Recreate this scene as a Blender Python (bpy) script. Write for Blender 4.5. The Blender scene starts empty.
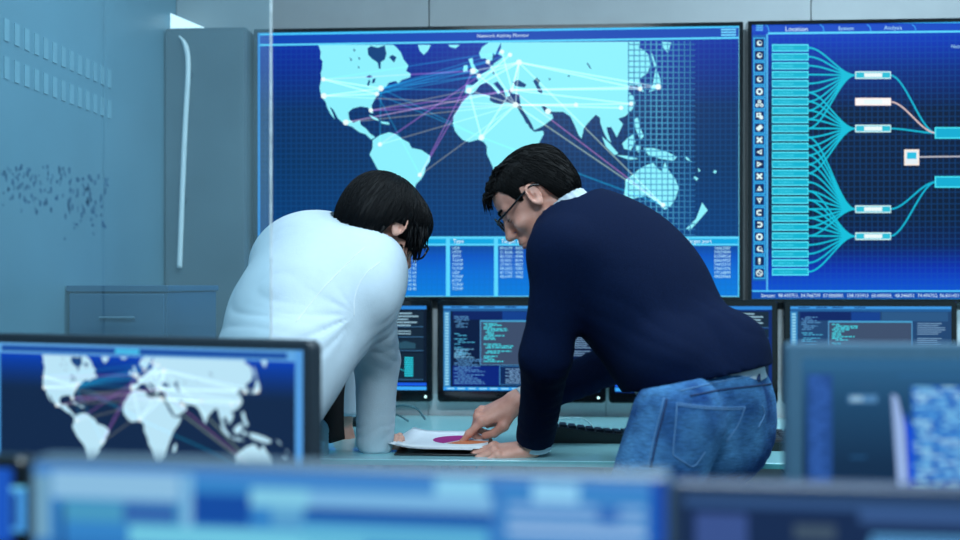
import bpy, math, random
import numpy as np
from mathutils import Vector, Matrix
from mathutils.geometry import tessellate_polygon
from mathutils.bvhtree import BVHTree

random.seed(7)
rng = np.random.default_rng(7)
SC = bpy.context.scene
COL = SC.collection
R = math.radians

# ------------------------------------------------------------------ camera, world, lights, exposure
FPX, HOR, EYE = 1060.0, 285.0, 1.167          # focal length in pixels, horizon row, eye height
cam_data = bpy.data.cameras.new('camera')
cam = bpy.data.objects.new('camera', cam_data)
COL.objects.link(cam)
cam.location = (0, 0, EYE)
cam.rotation_euler = (R(90), 0, 0)
cam_data.sensor_width = 36
cam_data.lens = FPX / 960 * 36
cam_data.shift_y = (HOR - 270) / 960
cam_data.clip_start = 0.02
cam_data.dof.use_dof = True
cam_data.dof.focus_distance = 2.66
cam_data.dof.aperture_fstop = 1.6
SC.camera = cam
SC.view_settings.view_transform = 'Standard'
SC.view_settings.look = 'None'
SC.view_settings.gamma = 1
SC.view_settings.use_curve_mapping = False
SC.view_settings.exposure = 0.0

world = bpy.data.worlds.new('world')
SC.world = world
world.use_nodes = True
world.node_tree.nodes['Background'].inputs[0].default_value = (0.30, 0.56, 0.70, 1)
world.node_tree.nodes['Background'].inputs[1].default_value = 0.66


def area(name, loc, rot, sx, sy, power, color):
    d = bpy.data.lights.new(name, 'AREA')
    d.shape = 'RECTANGLE'
    d.size, d.size_y, d.energy, d.color = sx, sy, power, color
    o = bpy.data.objects.new(name, d)
    COL.objects.link(o)
    o.location = loc
    o.rotation_euler = rot
    return o


COOL = (0.72, 0.90, 1.0)
area('ceiling_lamp_light', (-0.35, 2.35, 2.57), (0, 0, 0), 1.1, 0.5, 13, COOL)
area('ceiling_lamp_light', (1.25, 2.45, 2.57), (0, 0, 0), 1.1, 0.5, 34, COOL)
area('ceiling_lamp_light', (0.1, 0.3, 2.57), (0, 0, 0), 1.1, 0.5, 84, COOL)

WALL_D, WALL_A = 3.42, R(3.5)                  # back wall distance on the axis, and its turn
EX = Vector((math.cos(WALL_A), -math.sin(WALL_A), 0))
EN = Vector((-math.sin(WALL_A), -math.cos(WALL_A), 0))     # out of the wall, into the room


def W(u, v, z):
    """point at u along the back wall, v out of it, height z"""
    return Vector((0, WALL_D, 0)) + EX * u + EN * v + Vector((0, 0, z))


def V(px, py, d):
    return Vector(((px - 480) / FPX * d, d, EYE - (py - HOR) / FPX * d))


# ------------------------------------------------------------------ materials
def lin(c):
    return tuple(((x / 255) / 12.92 if x / 255 <= 0.04045 else ((x / 255 + 0.055) / 1.055) ** 2.4) for x in c)


def mat(name, rgb, rough=0.5, metal=0.0, spec=0.5, noise=0.0, scale=40, bump=0.0, stretch=None, sheen=0.0,
        trans=0.0, coat=0.0, rgb2=None, sss=0.0, bscale=None):
    m = bpy.data.materials.new(name)
    m.use_nodes = True
    nt = m.node_tree
    b = nt.nodes['Principled BSDF']
    c = lin(rgb)
    b.inputs['Base Color'].default_value = (*c, 1)
    b.inputs['Roughness'].default_value = rough
    b.inputs['Metallic'].default_value = metal
    b.inputs['Specular IOR Level'].default_value = spec
    b.inputs['Transmission Weight'].default_value = trans
    b.inputs['Coat Weight'].default_value = coat
    if sheen:
        b.inputs['Sheen Weight'].default_value = sheen
        b.inputs['Sheen Roughness'].default_value = 0.5
    if sss:
        b.inputs['Subsurface Weight'].default_value = sss
        b.inputs['Subsurface Radius'].default_value = (0.012, 0.005, 0.003)
        b.inputs['Subsurface Scale'].default_value = 0.6
    if noise or bump:
        tc = nt.nodes.new('ShaderNodeTexCoord')
        mp = nt.nodes.new('ShaderNodeMapping')
        nt.links.new(tc.outputs['Object'], mp.inputs[0])
        if stretch:
            mp.inputs['Scale'].default_value = stretch
        n = nt.nodes.new('ShaderNodeTexNoise')
        n.inputs['Scale'].default_value = scale
        n.inputs['Detail'].default_value = 5
        nt.links.new(mp.outputs[0], n.inputs['Vector'])
        if noise:
            r = nt.nodes.new('ShaderNodeValToRGB')
            c2 = lin(rgb2) if rgb2 else tuple(x * (1 - noise) for x in c)
            r.color_ramp.elements[0].position = 0.35
            r.color_ramp.elements[1].position = 0.68
            r.color_ramp.elements[0].color = (*c2, 1)
            r.color_ramp.elements[1].color = (*c, 1)
            nt.links.new(n.outputs[0], r.inputs[0])
            nt.links.new(r.outputs[0], b.inputs['Base Color'])
        if bump:
            n2 = n
            if bscale:
                n2 = nt.nodes.new('ShaderNodeTexNoise')
                n2.inputs['Scale'].default_value = bscale
                n2.inputs['Detail'].default_value = 4
                nt.links.new(mp.outputs[0], n2.inputs['Vector'])
            bp = nt.nodes.new('ShaderNodeBump')
            bp.inputs['Strength'].default_value = bump
            bp.inputs['Distance'].default_value = 0.01
            nt.links.new(n2.outputs[0], bp.inputs['Height'])
            nt.links.new(bp.outputs[0], b.inputs['Normal'])
    return m


def screen_mat(name, stops, grid=None, gcol=(0, 0, 0), gamt=0.25, h=1.0, rough=0.3):
    """lit display: vertical picture gradient with a fine pixel grid, in the display's own coordinates"""
    m = bpy.data.materials.new(name)
    m.use_nodes = True
    nt = m.node_tree
    b = nt.nodes['Principled BSDF']
    b.inputs['Base Color'].default_value = (0.004, 0.006, 0.01, 1)
    b.inputs['Roughness'].default_value = rough
    b.inputs['Specular IOR Level'].default_value = 0.15
    tc = nt.nodes.new('ShaderNodeTexCoord')
    sp = nt.nodes.new('ShaderNodeSeparateXYZ')
    nt.links.new(tc.outputs['Object'], sp.inputs[0])
    dv = nt.nodes.new('ShaderNodeMath')
    dv.operation = 'DIVIDE'
    dv.inputs[1].default_value = h
    nt.links.new(sp.outputs[2], dv.inputs[0])
    r = nt.nodes.new('ShaderNodeValToRGB')
    while len(r.color_ramp.elements) < len(stops):
        r.color_ramp.elements.new(0.5)
    for e, (p, c) in zip(r.color_ramp.elements, stops):
        e.position = p
        e.color = (*lin(c), 1)
    nt.links.new(dv.outputs[0], r.inputs[0])
    out = r.outputs[0]
    if grid:
        acc = None
        for ax in (0, 2):
            md = nt.nodes.new('ShaderNodeMath')
            md.operation = 'PINGPONG'
            md.inputs[1].default_value = grid / 2
            nt.links.new(sp.outputs[ax], md.inputs[0])
            lt = nt.nodes.new('ShaderNodeMath')
            lt.operation = 'LESS_THAN'
            lt.inputs[1].default_value = grid * 0.1
            nt.links.new(md.outputs[0], lt.inputs[0])
            if acc is None:
                acc = lt
            else:
                mx = nt.nodes.new('ShaderNodeMath')
                mx.operation = 'MAXIMUM'
                nt.links.new(acc.outputs[0], mx.inputs[0])
                nt.links.new(lt.outputs[0], mx.inputs[1])
                acc = mx
        ml = nt.nodes.new('ShaderNodeMath')
        ml.operation = 'MULTIPLY'
        ml.inputs[1].default_value = gamt
        nt.links.new(acc.outputs[0], ml.inputs[0])
        mix = nt.nodes.new('ShaderNodeMix')
        mix.data_type = 'RGBA'
        nt.links.new(ml.outputs[0], mix.inputs[0])
        nt.links.new(out, mix.inputs[6])
        mix.inputs[7].default_value = (*lin(gcol), 1)
        out = mix.outputs[2]
    nt.links.new(out, b.inputs['Emission Color'])
    b.inputs['Emission Strength'].default_value = 1.0
    return m


def pixel_mat():
    m = bpy.data.materials.new('screen_pixels')
    m.use_nodes = True
    nt = m.node_tree
    b = nt.nodes['Principled BSDF']
    b.inputs['Base Color'].default_value = (0.004, 0.006, 0.01, 1)
    b.inputs['Roughness'].default_value = 0.35
    b.inputs['Specular IOR Level'].default_value = 0.15
    a = nt.nodes.new('ShaderNodeAttribute')
    a.attribute_name = 'px'
    nt.links.new(a.outputs['Color'], b.inputs['Emission Color'])
    b.inputs['Emission Strength'].default_value = 1.0
    return m


def glow_mat():
    """translucent picture lines: they add their light to the picture under them"""
    m = bpy.data.materials.new('screen_glow_lines')
    m.use_nodes = True
    nt = m.node_tree
    nt.nodes.clear()
    out = nt.nodes.new('ShaderNodeOutputMaterial')
    a = nt.nodes.new('ShaderNodeAttribute')
    a.attribute_name = 'px'
    e = nt.nodes.new('ShaderNodeEmission')
    nt.links.new(a.outputs['Color'], e.inputs[0])
    t = nt.nodes.new('ShaderNodeBsdfTransparent')
    ad = nt.nodes.new('ShaderNodeAddShader')
    nt.links.new(e.outputs[0], ad.inputs[0])
    nt.links.new(t.outputs[0], ad.inputs[1])
    nt.links.new(ad.outputs[0], out.inputs[0])
    return m


M = {
    'wall': mat('painted_wall_panel', (150, 160, 165), 0.6, noise=0.06, scale=9, bump=0.05, bscale=160),
    'wall_left': mat('left_wall_paint', (98, 142, 162), 0.45, noise=0.12, scale=3),
    'ceiling': mat('ceiling_paint', (190, 200, 205), 0.8, noise=0.03, scale=5),
    'floor': mat('floor_vinyl', (170, 182, 188), 0.4, noise=0.08, scale=6),
    'black': mat('black_plastic', (10, 12, 16), 0.35, noise=0.2, scale=120),
    'gloss': mat('glossy_black_bezel', (8, 10, 14), 0.12, noise=0.1, scale=50, coat=0.6),
    'darkgrey': mat('dark_grey_plastic', (34, 44, 54), 0.45, noise=0.15, scale=90),
    'midgrey': mat('mid_grey_plastic', (70, 88, 102), 0.4, noise=0.1, scale=90),
    'bluegrey': mat('blue_grey_plastic', (62, 96, 120), 0.4, noise=0.1, scale=90),
    'bluedark': mat('blue_black_plastic', (26, 44, 72), 0.45, noise=0.1, scale=90),
    'alu': mat('aluminium', (190, 200, 206), 0.3, metal=0.85, noise=0.08, scale=60),
    'board': mat('lit_strip_white', (226, 234, 238), 0.5, noise=0.05, scale=60, bump=0.04, bscale=200),  # lighter than the wall, to stand for light on its lower strip
    'desk': mat('teal_glass_desktop', (158, 222, 230), 0.18, noise=0.05, scale=4, coat=0.4),
    'deskedge': mat('green_glass_edge', (90, 176, 180), 0.15, noise=0.1, scale=30),
    'steel': mat('painted_steel', (86, 116, 134), 0.4, metal=0.2, noise=0.1, scale=50),
    'reflection_streak': mat('reflection_streak_paint', (120, 164, 182), 0.5, noise=0.1, scale=20),  # pale reflections put into the colour
    'cabinet': mat('shaded_wall_grey', (84, 104, 114), 0.5, noise=0.1, scale=5),  # wall shade put into the colour
    'cabinet2': mat('cabinet_slate', (52, 92, 122), 0.45, noise=0.1, scale=5),
    'highlight': mat('edge_highlight_white', (225, 238, 242), 0.25, noise=0.04, scale=20),  # white that paints the edge highlight
    'white': mat('white_plastic', (225, 232, 236), 0.4, noise=0.04, scale=50),
    'cable': mat('grey_cable', (70, 110, 120), 0.5, noise=0.1, scale=80),
    'cablew': mat('pale_cable', (150, 190, 196), 0.5, noise=0.1, scale=80),
    'paper': mat('paper', (236, 240, 245), 0.7, noise=0.03, scale=30),
    'magenta': mat('print_magenta', (176, 30, 130), 0.7, noise=0.1, scale=60),
    'orange': mat('print_orange', (226, 130, 84), 0.7, noise=0.1, scale=60),
    'speck': mat('reflection_speck_blue', (46, 90, 128), 0.6, noise=0.2, scale=90),  # blue of the painted reflection specks
    'navy': mat('navy_knit', (7, 22, 52), 0.9, noise=0.25, scale=260, bump=0.2, bscale=420, spec=0.08),
    'shirt': mat('white_shirt_cotton', (190, 206, 217), 0.75, noise=0.03, scale=60, bump=0.12, bscale=300),
    'suit': mat('black_cloth', (6, 8, 13), 0.8, noise=0.2, scale=200, bump=0.1),
    'skin': mat('skin', (220, 164, 146), 0.5, noise=0.10, scale=22, rgb2=(200, 138, 120), sss=0.12, bump=0.05, bscale=260),
    'skin2': mat('skin_pale', (220, 168, 150), 0.5, noise=0.1, scale=22, rgb2=(202, 144, 126), sss=0.12, bump=0.05, bscale=260),
    'nail': mat('fingernail', (226, 184, 176), 0.25, noise=0.05, scale=60),
    'lip': mat('lip', (176, 108, 104), 0.45, noise=0.1, scale=90),
    'hair': mat('dark_brown_hair', (6, 6, 8), 0.6, noise=0.4, scale=60, spec=0.14, bump=0.3, bscale=420),
    'hair2': mat('black_hair', (3, 4, 8), 0.5, noise=0.3, scale=60, spec=0.14, bump=0.2, bscale=300),
    'frame': mat('black_spectacle_frame', (9, 12, 20), 0.2, noise=0.1, scale=50),
    'leather': mat('shoe_leather', (26, 22, 22), 0.35, noise=0.2, scale=60, bump=0.1),
    'stitch': mat('pale_stitching', (86, 132, 178), 0.8, noise=0.1, scale=300),
    'seam': mat('dark_denim_seam', (22, 52, 96), 0.85, noise=0.2, scale=300),
    'pix': pixel_mat(),
    'glow': glow_mat(),
}


def denim():
    m = mat('blue_denim', (78, 134, 182), 0.9, noise=1, scale=9, rgb2=(20, 58, 112), spec=0.15, bump=0.3, bscale=300)
    nt = m.node_tree
    b = nt.nodes['Principled BSDF']
    # fine twill streaks over the faded patches
    tc = nt.nodes.new('ShaderNodeTexCoord')
    mp = nt.nodes.new('ShaderNodeMapping')
    mp.inputs['Scale'].default_value = (1, 1, 6)
    mp.inputs['Rotation'].default_value = (0.5, 0.3, 0)
    n = nt.nodes.new('ShaderNodeTexNoise')
    n.inputs['Scale'].default_value = 60
    nt.links.new(tc.outputs['Object'], mp.inputs[0])
    nt.links.new(mp.outputs[0], n.inputs['Vector'])
    mix = nt.nodes.new('ShaderNodeMix')
    mix.data_type = 'RGBA'
    mix.blend_type = 'OVERLAY'
    mix.inputs[0].default_value = 0.7
    src = b.inputs['Base Color'].links[0].from_socket
    nt.links.new(src, mix.inputs[6])
    nt.links.new(n.outputs[0], mix.inputs[7])
    nt.links.new(mix.outputs[2], b.inputs['Base Color'])
    return m


M['denim'] = denim()


def glass_mat(name, tint, rough=0.0, ior=1.45, alpha=0.1):
    """thin clear pane: mostly lets light through with a faint tint and a surface reflection"""
    m = bpy.data.materials.new(name)
    m.use_nodes = True
    nt = m.node_tree
    nt.nodes.clear()
    out = nt.nodes.new('ShaderNodeOutputMaterial')
    tr = nt.nodes.new('ShaderNodeBsdfTransparent')
    tr.inputs[0].default_value = (*tint, 1)
    gl = nt.nodes.new('ShaderNodeBsdfGlossy')
    gl.inputs['Roughness'].default_value = 0.02 + rough
    df = nt.nodes.new('ShaderNodeBsdfDiffuse')
    df.inputs[0].default_value = (0.35, 0.6, 0.72, 1)
    fr = nt.nodes.new('ShaderNodeFresnel')
    fr.inputs[0].default_value = ior
    m1 = nt.nodes.new('ShaderNodeMixShader')
    nt.links.new(fr.outputs[0], m1.inputs[0])
    nt.links.new(tr.outputs[0], m1.inputs[1])
    nt.links.new(gl.outputs[0], m1.inputs[2])
    m2 = nt.nodes.new('ShaderNodeMixShader')
    # faint uneven diffuse layer, painting haze onto the pane
    tc = nt.nodes.new('ShaderNodeTexCoord')
    n = nt.nodes.new('ShaderNodeTexNoise')
    n.inputs['Scale'].default_value = 6
    nt.links.new(tc.outputs['Object'], n.inputs['Vector'])
    mr = nt.nodes.new('ShaderNodeMapRange')
    mr.inputs[3].default_value = alpha * 0.6
    mr.inputs[4].default_value = alpha * 1.4
    nt.links.new(n.outputs[0], mr.inputs[0])
    nt.links.new(mr.outputs[0], m2.inputs[0])
    nt.links.new(m1.outputs[0], m2.inputs[1])
    nt.links.new(df.outputs[0], m2.inputs[2])
    nt.links.new(m2.outputs[0], out.inputs[0])
    return m


M['glass'] = glass_mat('partition_glass', (0.86, 0.96, 0.98), alpha=0.16)
M['glassedge'] = mat('glass_edge_glint', (235, 246, 250), 0.1, noise=0.35, scale=40, spec=0.8)  # near-white base stands for light refracted along the edge
M['lens'] = glass_mat('spectacle_lens', (0.9, 0.94, 0.98), alpha=0.02)
M['bottle'] = glass_mat('clear_bottle_plastic', (0.9, 0.96, 0.98), alpha=0.55, rough=0.1)


def emit(name, rgb, s):
    m = bpy.data.materials.new(name)
    m.use_nodes = True
    nt = m.node_tree
    b = nt.nodes['Principled BSDF']
    b.inputs['Base Color'].default_value = (0.8, 0.9, 0.95, 1)
    b.inputs['Emission Color'].default_value = (*lin(rgb), 1)
    b.inputs['Emission Strength'].default_value = s
    return m


M['lamp'] = emit('lamp_diffuser', (214, 240, 248), 1.0)
M['led'] = emit('power_light', (210, 255, 235), 1.0)


# ------------------------------------------------------------------ object helpers
def link(o, parent=None):
    COL.objects.link(o)
    if parent:
        o.parent = parent
    return o


def mesh(name, verts, faces, m, parent=None, smooth=False, loc=None):
    me = bpy.data.meshes.new(name)
    me.from_pydata([tuple(v) for v in verts], [], [tuple(f) for f in faces])
    me.update()
    if smooth:
        me.polygons.foreach_set('use_smooth', [True] * len(me.polygons))
    if m:
        me.materials.append(m)
    o = bpy.data.objects.new(name, me)
    if loc is not None:
        o.location = loc
    return link(o, parent)


def thing(name, label, cat, loc=(0, 0, 0), rz=0.0, group=None):
    o = bpy.data.objects.new(name, None)
    o.empty_display_size = 0.1
    link(o)
    o.location = loc
    o.rotation_euler = (0, 0, rz)
    return tag(o, label, cat, group)


def tag(o, label=None, cat=None, group=None, kind=None):
    for k, v in (('label', label), ('category', cat), ('group', group), ('kind', kind)):
        if v:
            o[k] = v
    return o


class MB:
    def __init__(s):
        s.v, s.f = [], []

    def add(s, v, f):
        n = len(s.v)
        s.v += [Vector(x) for x in v]
        s.f += [tuple(i + n for i in q) for q in f]
        return s

    def box(s, x0, x1, y0, y1, z0, z1, b=0.0):
        if b <= 0:
            v = [(x, y, z) for x in (x0, x1) for y in (y0, y1) for z in (z0, z1)]
            f = [(0, 1, 3, 2), (4, 6, 7, 5), (0, 4, 5, 1), (2, 3, 7, 6), (0, 2, 6, 4), (1, 5, 7, 3)]
            return s.add(v, f)
        return s.rbox(x0, x1, y0, y1, z0, z1, b, 3, b * 0.4)

    def rbox(s, x0, x1, y0, y1, z0, z1, r, seg=4, c=0.003):
        """box with rounded corners seen from the front (xz outline) and chamfered front/back rims"""
        def outline(i):
            pts = []
            rr = max(r - i, 0.0005)
            for cx, cz, a0 in ((x1 - r, z1 - r, 0), (x0 + r, z1 - r, 90), (x0 + r, z0 + r, 180), (x1 - r, z0 + r, 270)):
                for k in range(seg + 1):
                    a = R(a0 + 90 * k / seg)
                    pts.append((cx + rr * math.cos(a), cz + rr * math.sin(a)))
            return pts
        rings = [(y0, outline(c)), (y0 + c, outline(0)), (y1 - c, outline(0)), (y1, outline(c))]
        n = len(rings[0][1])
        v = [(x, y, z) for y, o in rings for x, z in o]
        f = [tuple(range(n)), tuple(reversed(range(3 * n, 4 * n)))]
        for k in range(3):
            for i in range(n):
                j = (i + 1) % n
                f.append((k * n + j, k * n + i, (k + 1) * n + i, (k + 1) * n + j))
        return s.add(v, f)

    def tube(s, pts, r, seg=10, cap=True):
        pts = [Vector(p) for p in pts]
        rr = r if isinstance(r, (list, tuple)) else [r] * len(pts)
        n0 = len(s.v)
        up = None
        for i, p in enumerate(pts):
            t = (pts[min(i + 1, len(pts) - 1)] - pts[max(i - 1, 0)])
            t = t.normalized() if t.length > 1e-9 else Vector((0, 0, 1))
            if up is None:
                up = t.orthogonal().normalized()
            up = (up - t * up.dot(t)).normalized()
            w = t.cross(up)
            for k in range(seg):
                a = 2 * math.pi * k / seg
                s.v.append(p + (up * math.cos(a) + w * math.sin(a)) * rr[i])
        for i in range(len(pts) - 1):
            for k in range(seg):
                j = (k + 1) % seg
                a, b = n0 + i * seg, n0 + (i + 1) * seg
                s.f.append((a + k, a + j, b + j, b + k))
        if cap:
            s.f.append(tuple(n0 + k for k in reversed(range(seg))))
            m = n0 + (len(pts) - 1) * seg
            s.f.append(tuple(m + k for k in range(seg)))
        return s

    def lathe(s, prof, seg=24, c=(0, 0, 0)):
        n0 = len(s.v)
        for r, z in prof:
            for k in range(seg):
                a = 2 * math.pi * k / seg
                s.v.append(Vector((c[0] + r * math.cos(a), c[1] + r * math.sin(a), c[2] + z)))
        for i in range(len(prof) - 1):
            for k in range(seg):
                j = (k + 1) % seg
                a, b = n0 + i * seg, n0 + (i + 1) * seg
                s.f.append((a + k, a + j, b + j, b + k))
        s.f.append(tuple(n0 + k for k in reversed(range(seg))))
        m = n0 + (len(prof) - 1) * seg
        s.f.append(tuple(m + k for k in range(seg)))
        return s

    def build(s, name, m, parent=None, smooth=False, loc=None):
        return mesh(name, s.v, s.f, m, parent, smooth, loc)


def bez(pts, n=12):
    """Catmull-Rom through the points"""
    P = [Vector(p) for p in pts]
    P = [P[0] * 2 - P[1]] + P + [P[-1] * 2 - P[-2]]
    out = []
    for i in range(1, len(P) - 2):
        for k in range(n):
            t = k / n
            a, b, c, d = P[i - 1:i + 3]
            out.append(0.5 * ((2 * b) + (c - a) * t + (2 * a - 5 * b + 4 * c - d) * t * t + (3 * b - a - 3 * c + d) * t ** 3))
    out.append(P[-2])
    return out


# ------------------------------------------------------------------ flat print on displays
_txt_cache = {}


def text_polys(s):
    if s in _txt_cache:
        return _txt_cache[s]
    cu = bpy.data.curves.new('t', 'FONT')
    cu.body = s
    cu.resolution_u = 2
    cu.fill_mode = 'FRONT'
    ob = bpy.data.objects.new('t', cu)
    COL.objects.link(ob)
    bpy.context.view_layer.update()
    me = ob.to_mesh()
    v = [(p.co.x, p.co.y) for p in me.vertices]
    f = [tuple(p.vertices) for p in me.polygons]
    ob.to_mesh_clear()
    bpy.data.objects.remove(ob)
    bpy.data.curves.remove(cu)
    _txt_cache[s] = (v, f)
    return v, f


class Gfx:
    """flat coloured print in a display's own x,z plane; layer lifts it off the panel by a fraction of a millimetre"""

    def __init__(s, to=None, y=0.0):
        s.v, s.f, s.c, s.to, s.y = [], [], [], to or (lambda a, b: (a, b)), y

    def _y(s, layer):
        return s.y - 0.0002 - 0.00012 * layer

    def raw(s, pts, col, layer=0):
        n = len(s.v)
        y = s._y(layer)
        s.v += [(p[0], y, p[1]) for p in pts]
        s.f.append(tuple(range(n, n + len(pts))))
        s.c.append(lin(col))

    def rect(s, x0, y0, x1, y1, col, layer=0):
        s.raw([s.to(x0, y0), s.to(x1, y0), s.to(x1, y1), s.to(x0, y1)], col, layer)

    def frame(s, x0, y0, x1, y1, w, col, layer=0):
        s.rect(x0, y0, x1, y0 + w, col, layer)
        s.rect(x0, y1 - w, x1, y1, col, layer)
        s.rect(x0, y0 + w, x0 + w, y1 - w, col, layer)
        s.rect(x1 - w, y0 + w, x1, y1 - w, col, layer)

    def poly(s, pts, col, layer=0):
        q = [s.to(*p) for p in pts]
        tri = tessellate_polygon([[Vector((a, b, 0)) for a, b in q]])
        n = len(s.v)
        y = s._y(layer)
        s.v += [(a, y, b) for a, b in q]
        for t in tri:
            s.f.append(tuple(i + n for i in t))
            s.c.append(lin(col))

    def line(s, pts, w, col, layer=0):
        for a, b in zip(pts, pts[1:]):
            d = Vector((b[0] - a[0], b[1] - a[1]))
            if d.length < 1e-9:
                continue
            nrm = Vector((-d.y, d.x)).normalized() * w / 2
            s.raw([s.to(a[0] + nrm.x, a[1] + nrm.y), s.to(b[0] + nrm.x, b[1] + nrm.y),
                   s.to(b[0] - nrm.x, b[1] - nrm.y), s.to(a[0] - nrm.x, a[1] - nrm.y)], col, layer)

    def disc(s, x, y, r, col, layer=0, n=14, ry=None):
        s.raw([s.to(x + r * math.cos(2 * math.pi * k / n), y + (ry or r) * math.sin(2 * math.pi * k / n)) for k in range(n)], col, layer)

    def text(s, t, x, y, h, col, layer=0, sx=1.0):
        """t with its baseline left at x,y and capital height h (units of the drawing)"""
        v, f = text_polys(t)
        k = h / 0.7
        n = len(s.v)
        yy = s._y(layer)
        for a, b in v:
            p = s.to(x + a * k * sx, y - b * k)
            s.v.append((p[0], yy, p[1]))
        for q in f:
            s.f.append(tuple(i + n for i in q))
            s.c.append(lin(col))

    def build(s, name, parent, m='pix'):
        o = mesh(name, s.v, s.f, M[m], parent)
        me = o.data
        at = me.color_attributes.new('px', 'FLOAT_COLOR', 'CORNER')
        arr = []
        for p, c in zip(me.polygons, s.c):
            arr += [c[0], c[1], c[2], 1.0] * len(p.vertices)
        at.data.foreach_set('color', arr)
        o['kind'] = 'stuff'
        return o


def caster(origin, ex):
    """pixel -> local x,z on the vertical plane through origin along ex"""
    o = Vector(origin)
    ex = Vector(ex)

    def f(px, py):
        kx, kz = (px - 480) / FPX, (HOR - py) / FPX
        # o + x*ex + (0,0,z) = (0,0,EYE) + t*(kx,1,kz)
        # x: o.x + x ex.x = t kx ; o.y + x ex.y = t
        x = (o.y * kx - o.x) / (ex.x - ex.y * kx)
        t = o.y + x * ex.y
        return (x, EYE + t * kz - o.z)
    return f


# ------------------------------------------------------------------ room shell
def structure(o):
    o['kind'] = 'structure'
    return o


def wbox(u0, u1, v0, v1, z0, z1, mb=None, b=0.0):
    """box in wall coordinates"""
    mb = mb or MB()
    t = MB().box(u0, u1, -v1, -v0, z0, z1, b)
    mb.add([W(p.x, -p.y, p.z) for p in t.v], t.f)
    return mb


room_rot = -WALL_A
wb = bpy.data.objects.new('wall_back', None)
link(wb)
structure(wb)
u_edges = [-1.0, -0.165, 1.05, 2.3]
for a, b in zip(u_edges, u_edges[1:]):
    wbox(a + 0.0018, b - 0.0018, -0.06, 0.0, 0.0, 2.6).build('panel', M['wall'], wb)
wbox(-1.06, 2.36, -0.10, -0.062, 0.0, 2.6).build('backing', M['black'], wb)
U_L = -1.0
structure(wbox(U_L - 0.08, U_L, -0.0, 5.4, 0, 2.6).build('wall_left', M['wall_left']))
structure(wbox(U_L - 0.08, 2.36, -0.1, 5.4, -0.06, 0).build('floor', M['floor']))
structure(wbox(U_L - 0.08, 2.36, -0.1, 5.4, 2.6, 2.66).build('ceiling', M['ceiling']))

# ceiling lamps (the fittings round the area lights)
for i, (x, y, lab) in enumerate(((-0.35, 2.35, 'white ceiling light panel over the two men, left of the wall screens'),
                                 (1.25, 2.45, 'white ceiling light panel over the desk by the right wall screen'),
                                 (0.1, 0.3, 'white ceiling light panel above the front row of monitors'))):
    t = thing('ceiling_light', lab, 'lamp', (x, y, 2.6), 0, 'ceiling light panels')
    MB().box(-0.59, 0.59, -0.29, 0.29, -0.012, 0.0).build('frame', M['white'], t)
    MB().box(-0.55, 0.55, -0.25, 0.25, -0.02, -0.012).build('diffuser', M['lamp'], t)

# ------------------------------------------------------------------ world map outlines (in the photograph's pixel frame of the wall screen)
def c5(*p): return [(x / 3.376 + 300, y / 3.376 + 30) for x, y in p]
def c6(*p): return [(x / 3.375 + 440, y / 3.375 + 30) for x, y in p]
def c7(*p): return [(x / 2.574 + 560, y / 2.574 + 30) for x, y in p]


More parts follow.
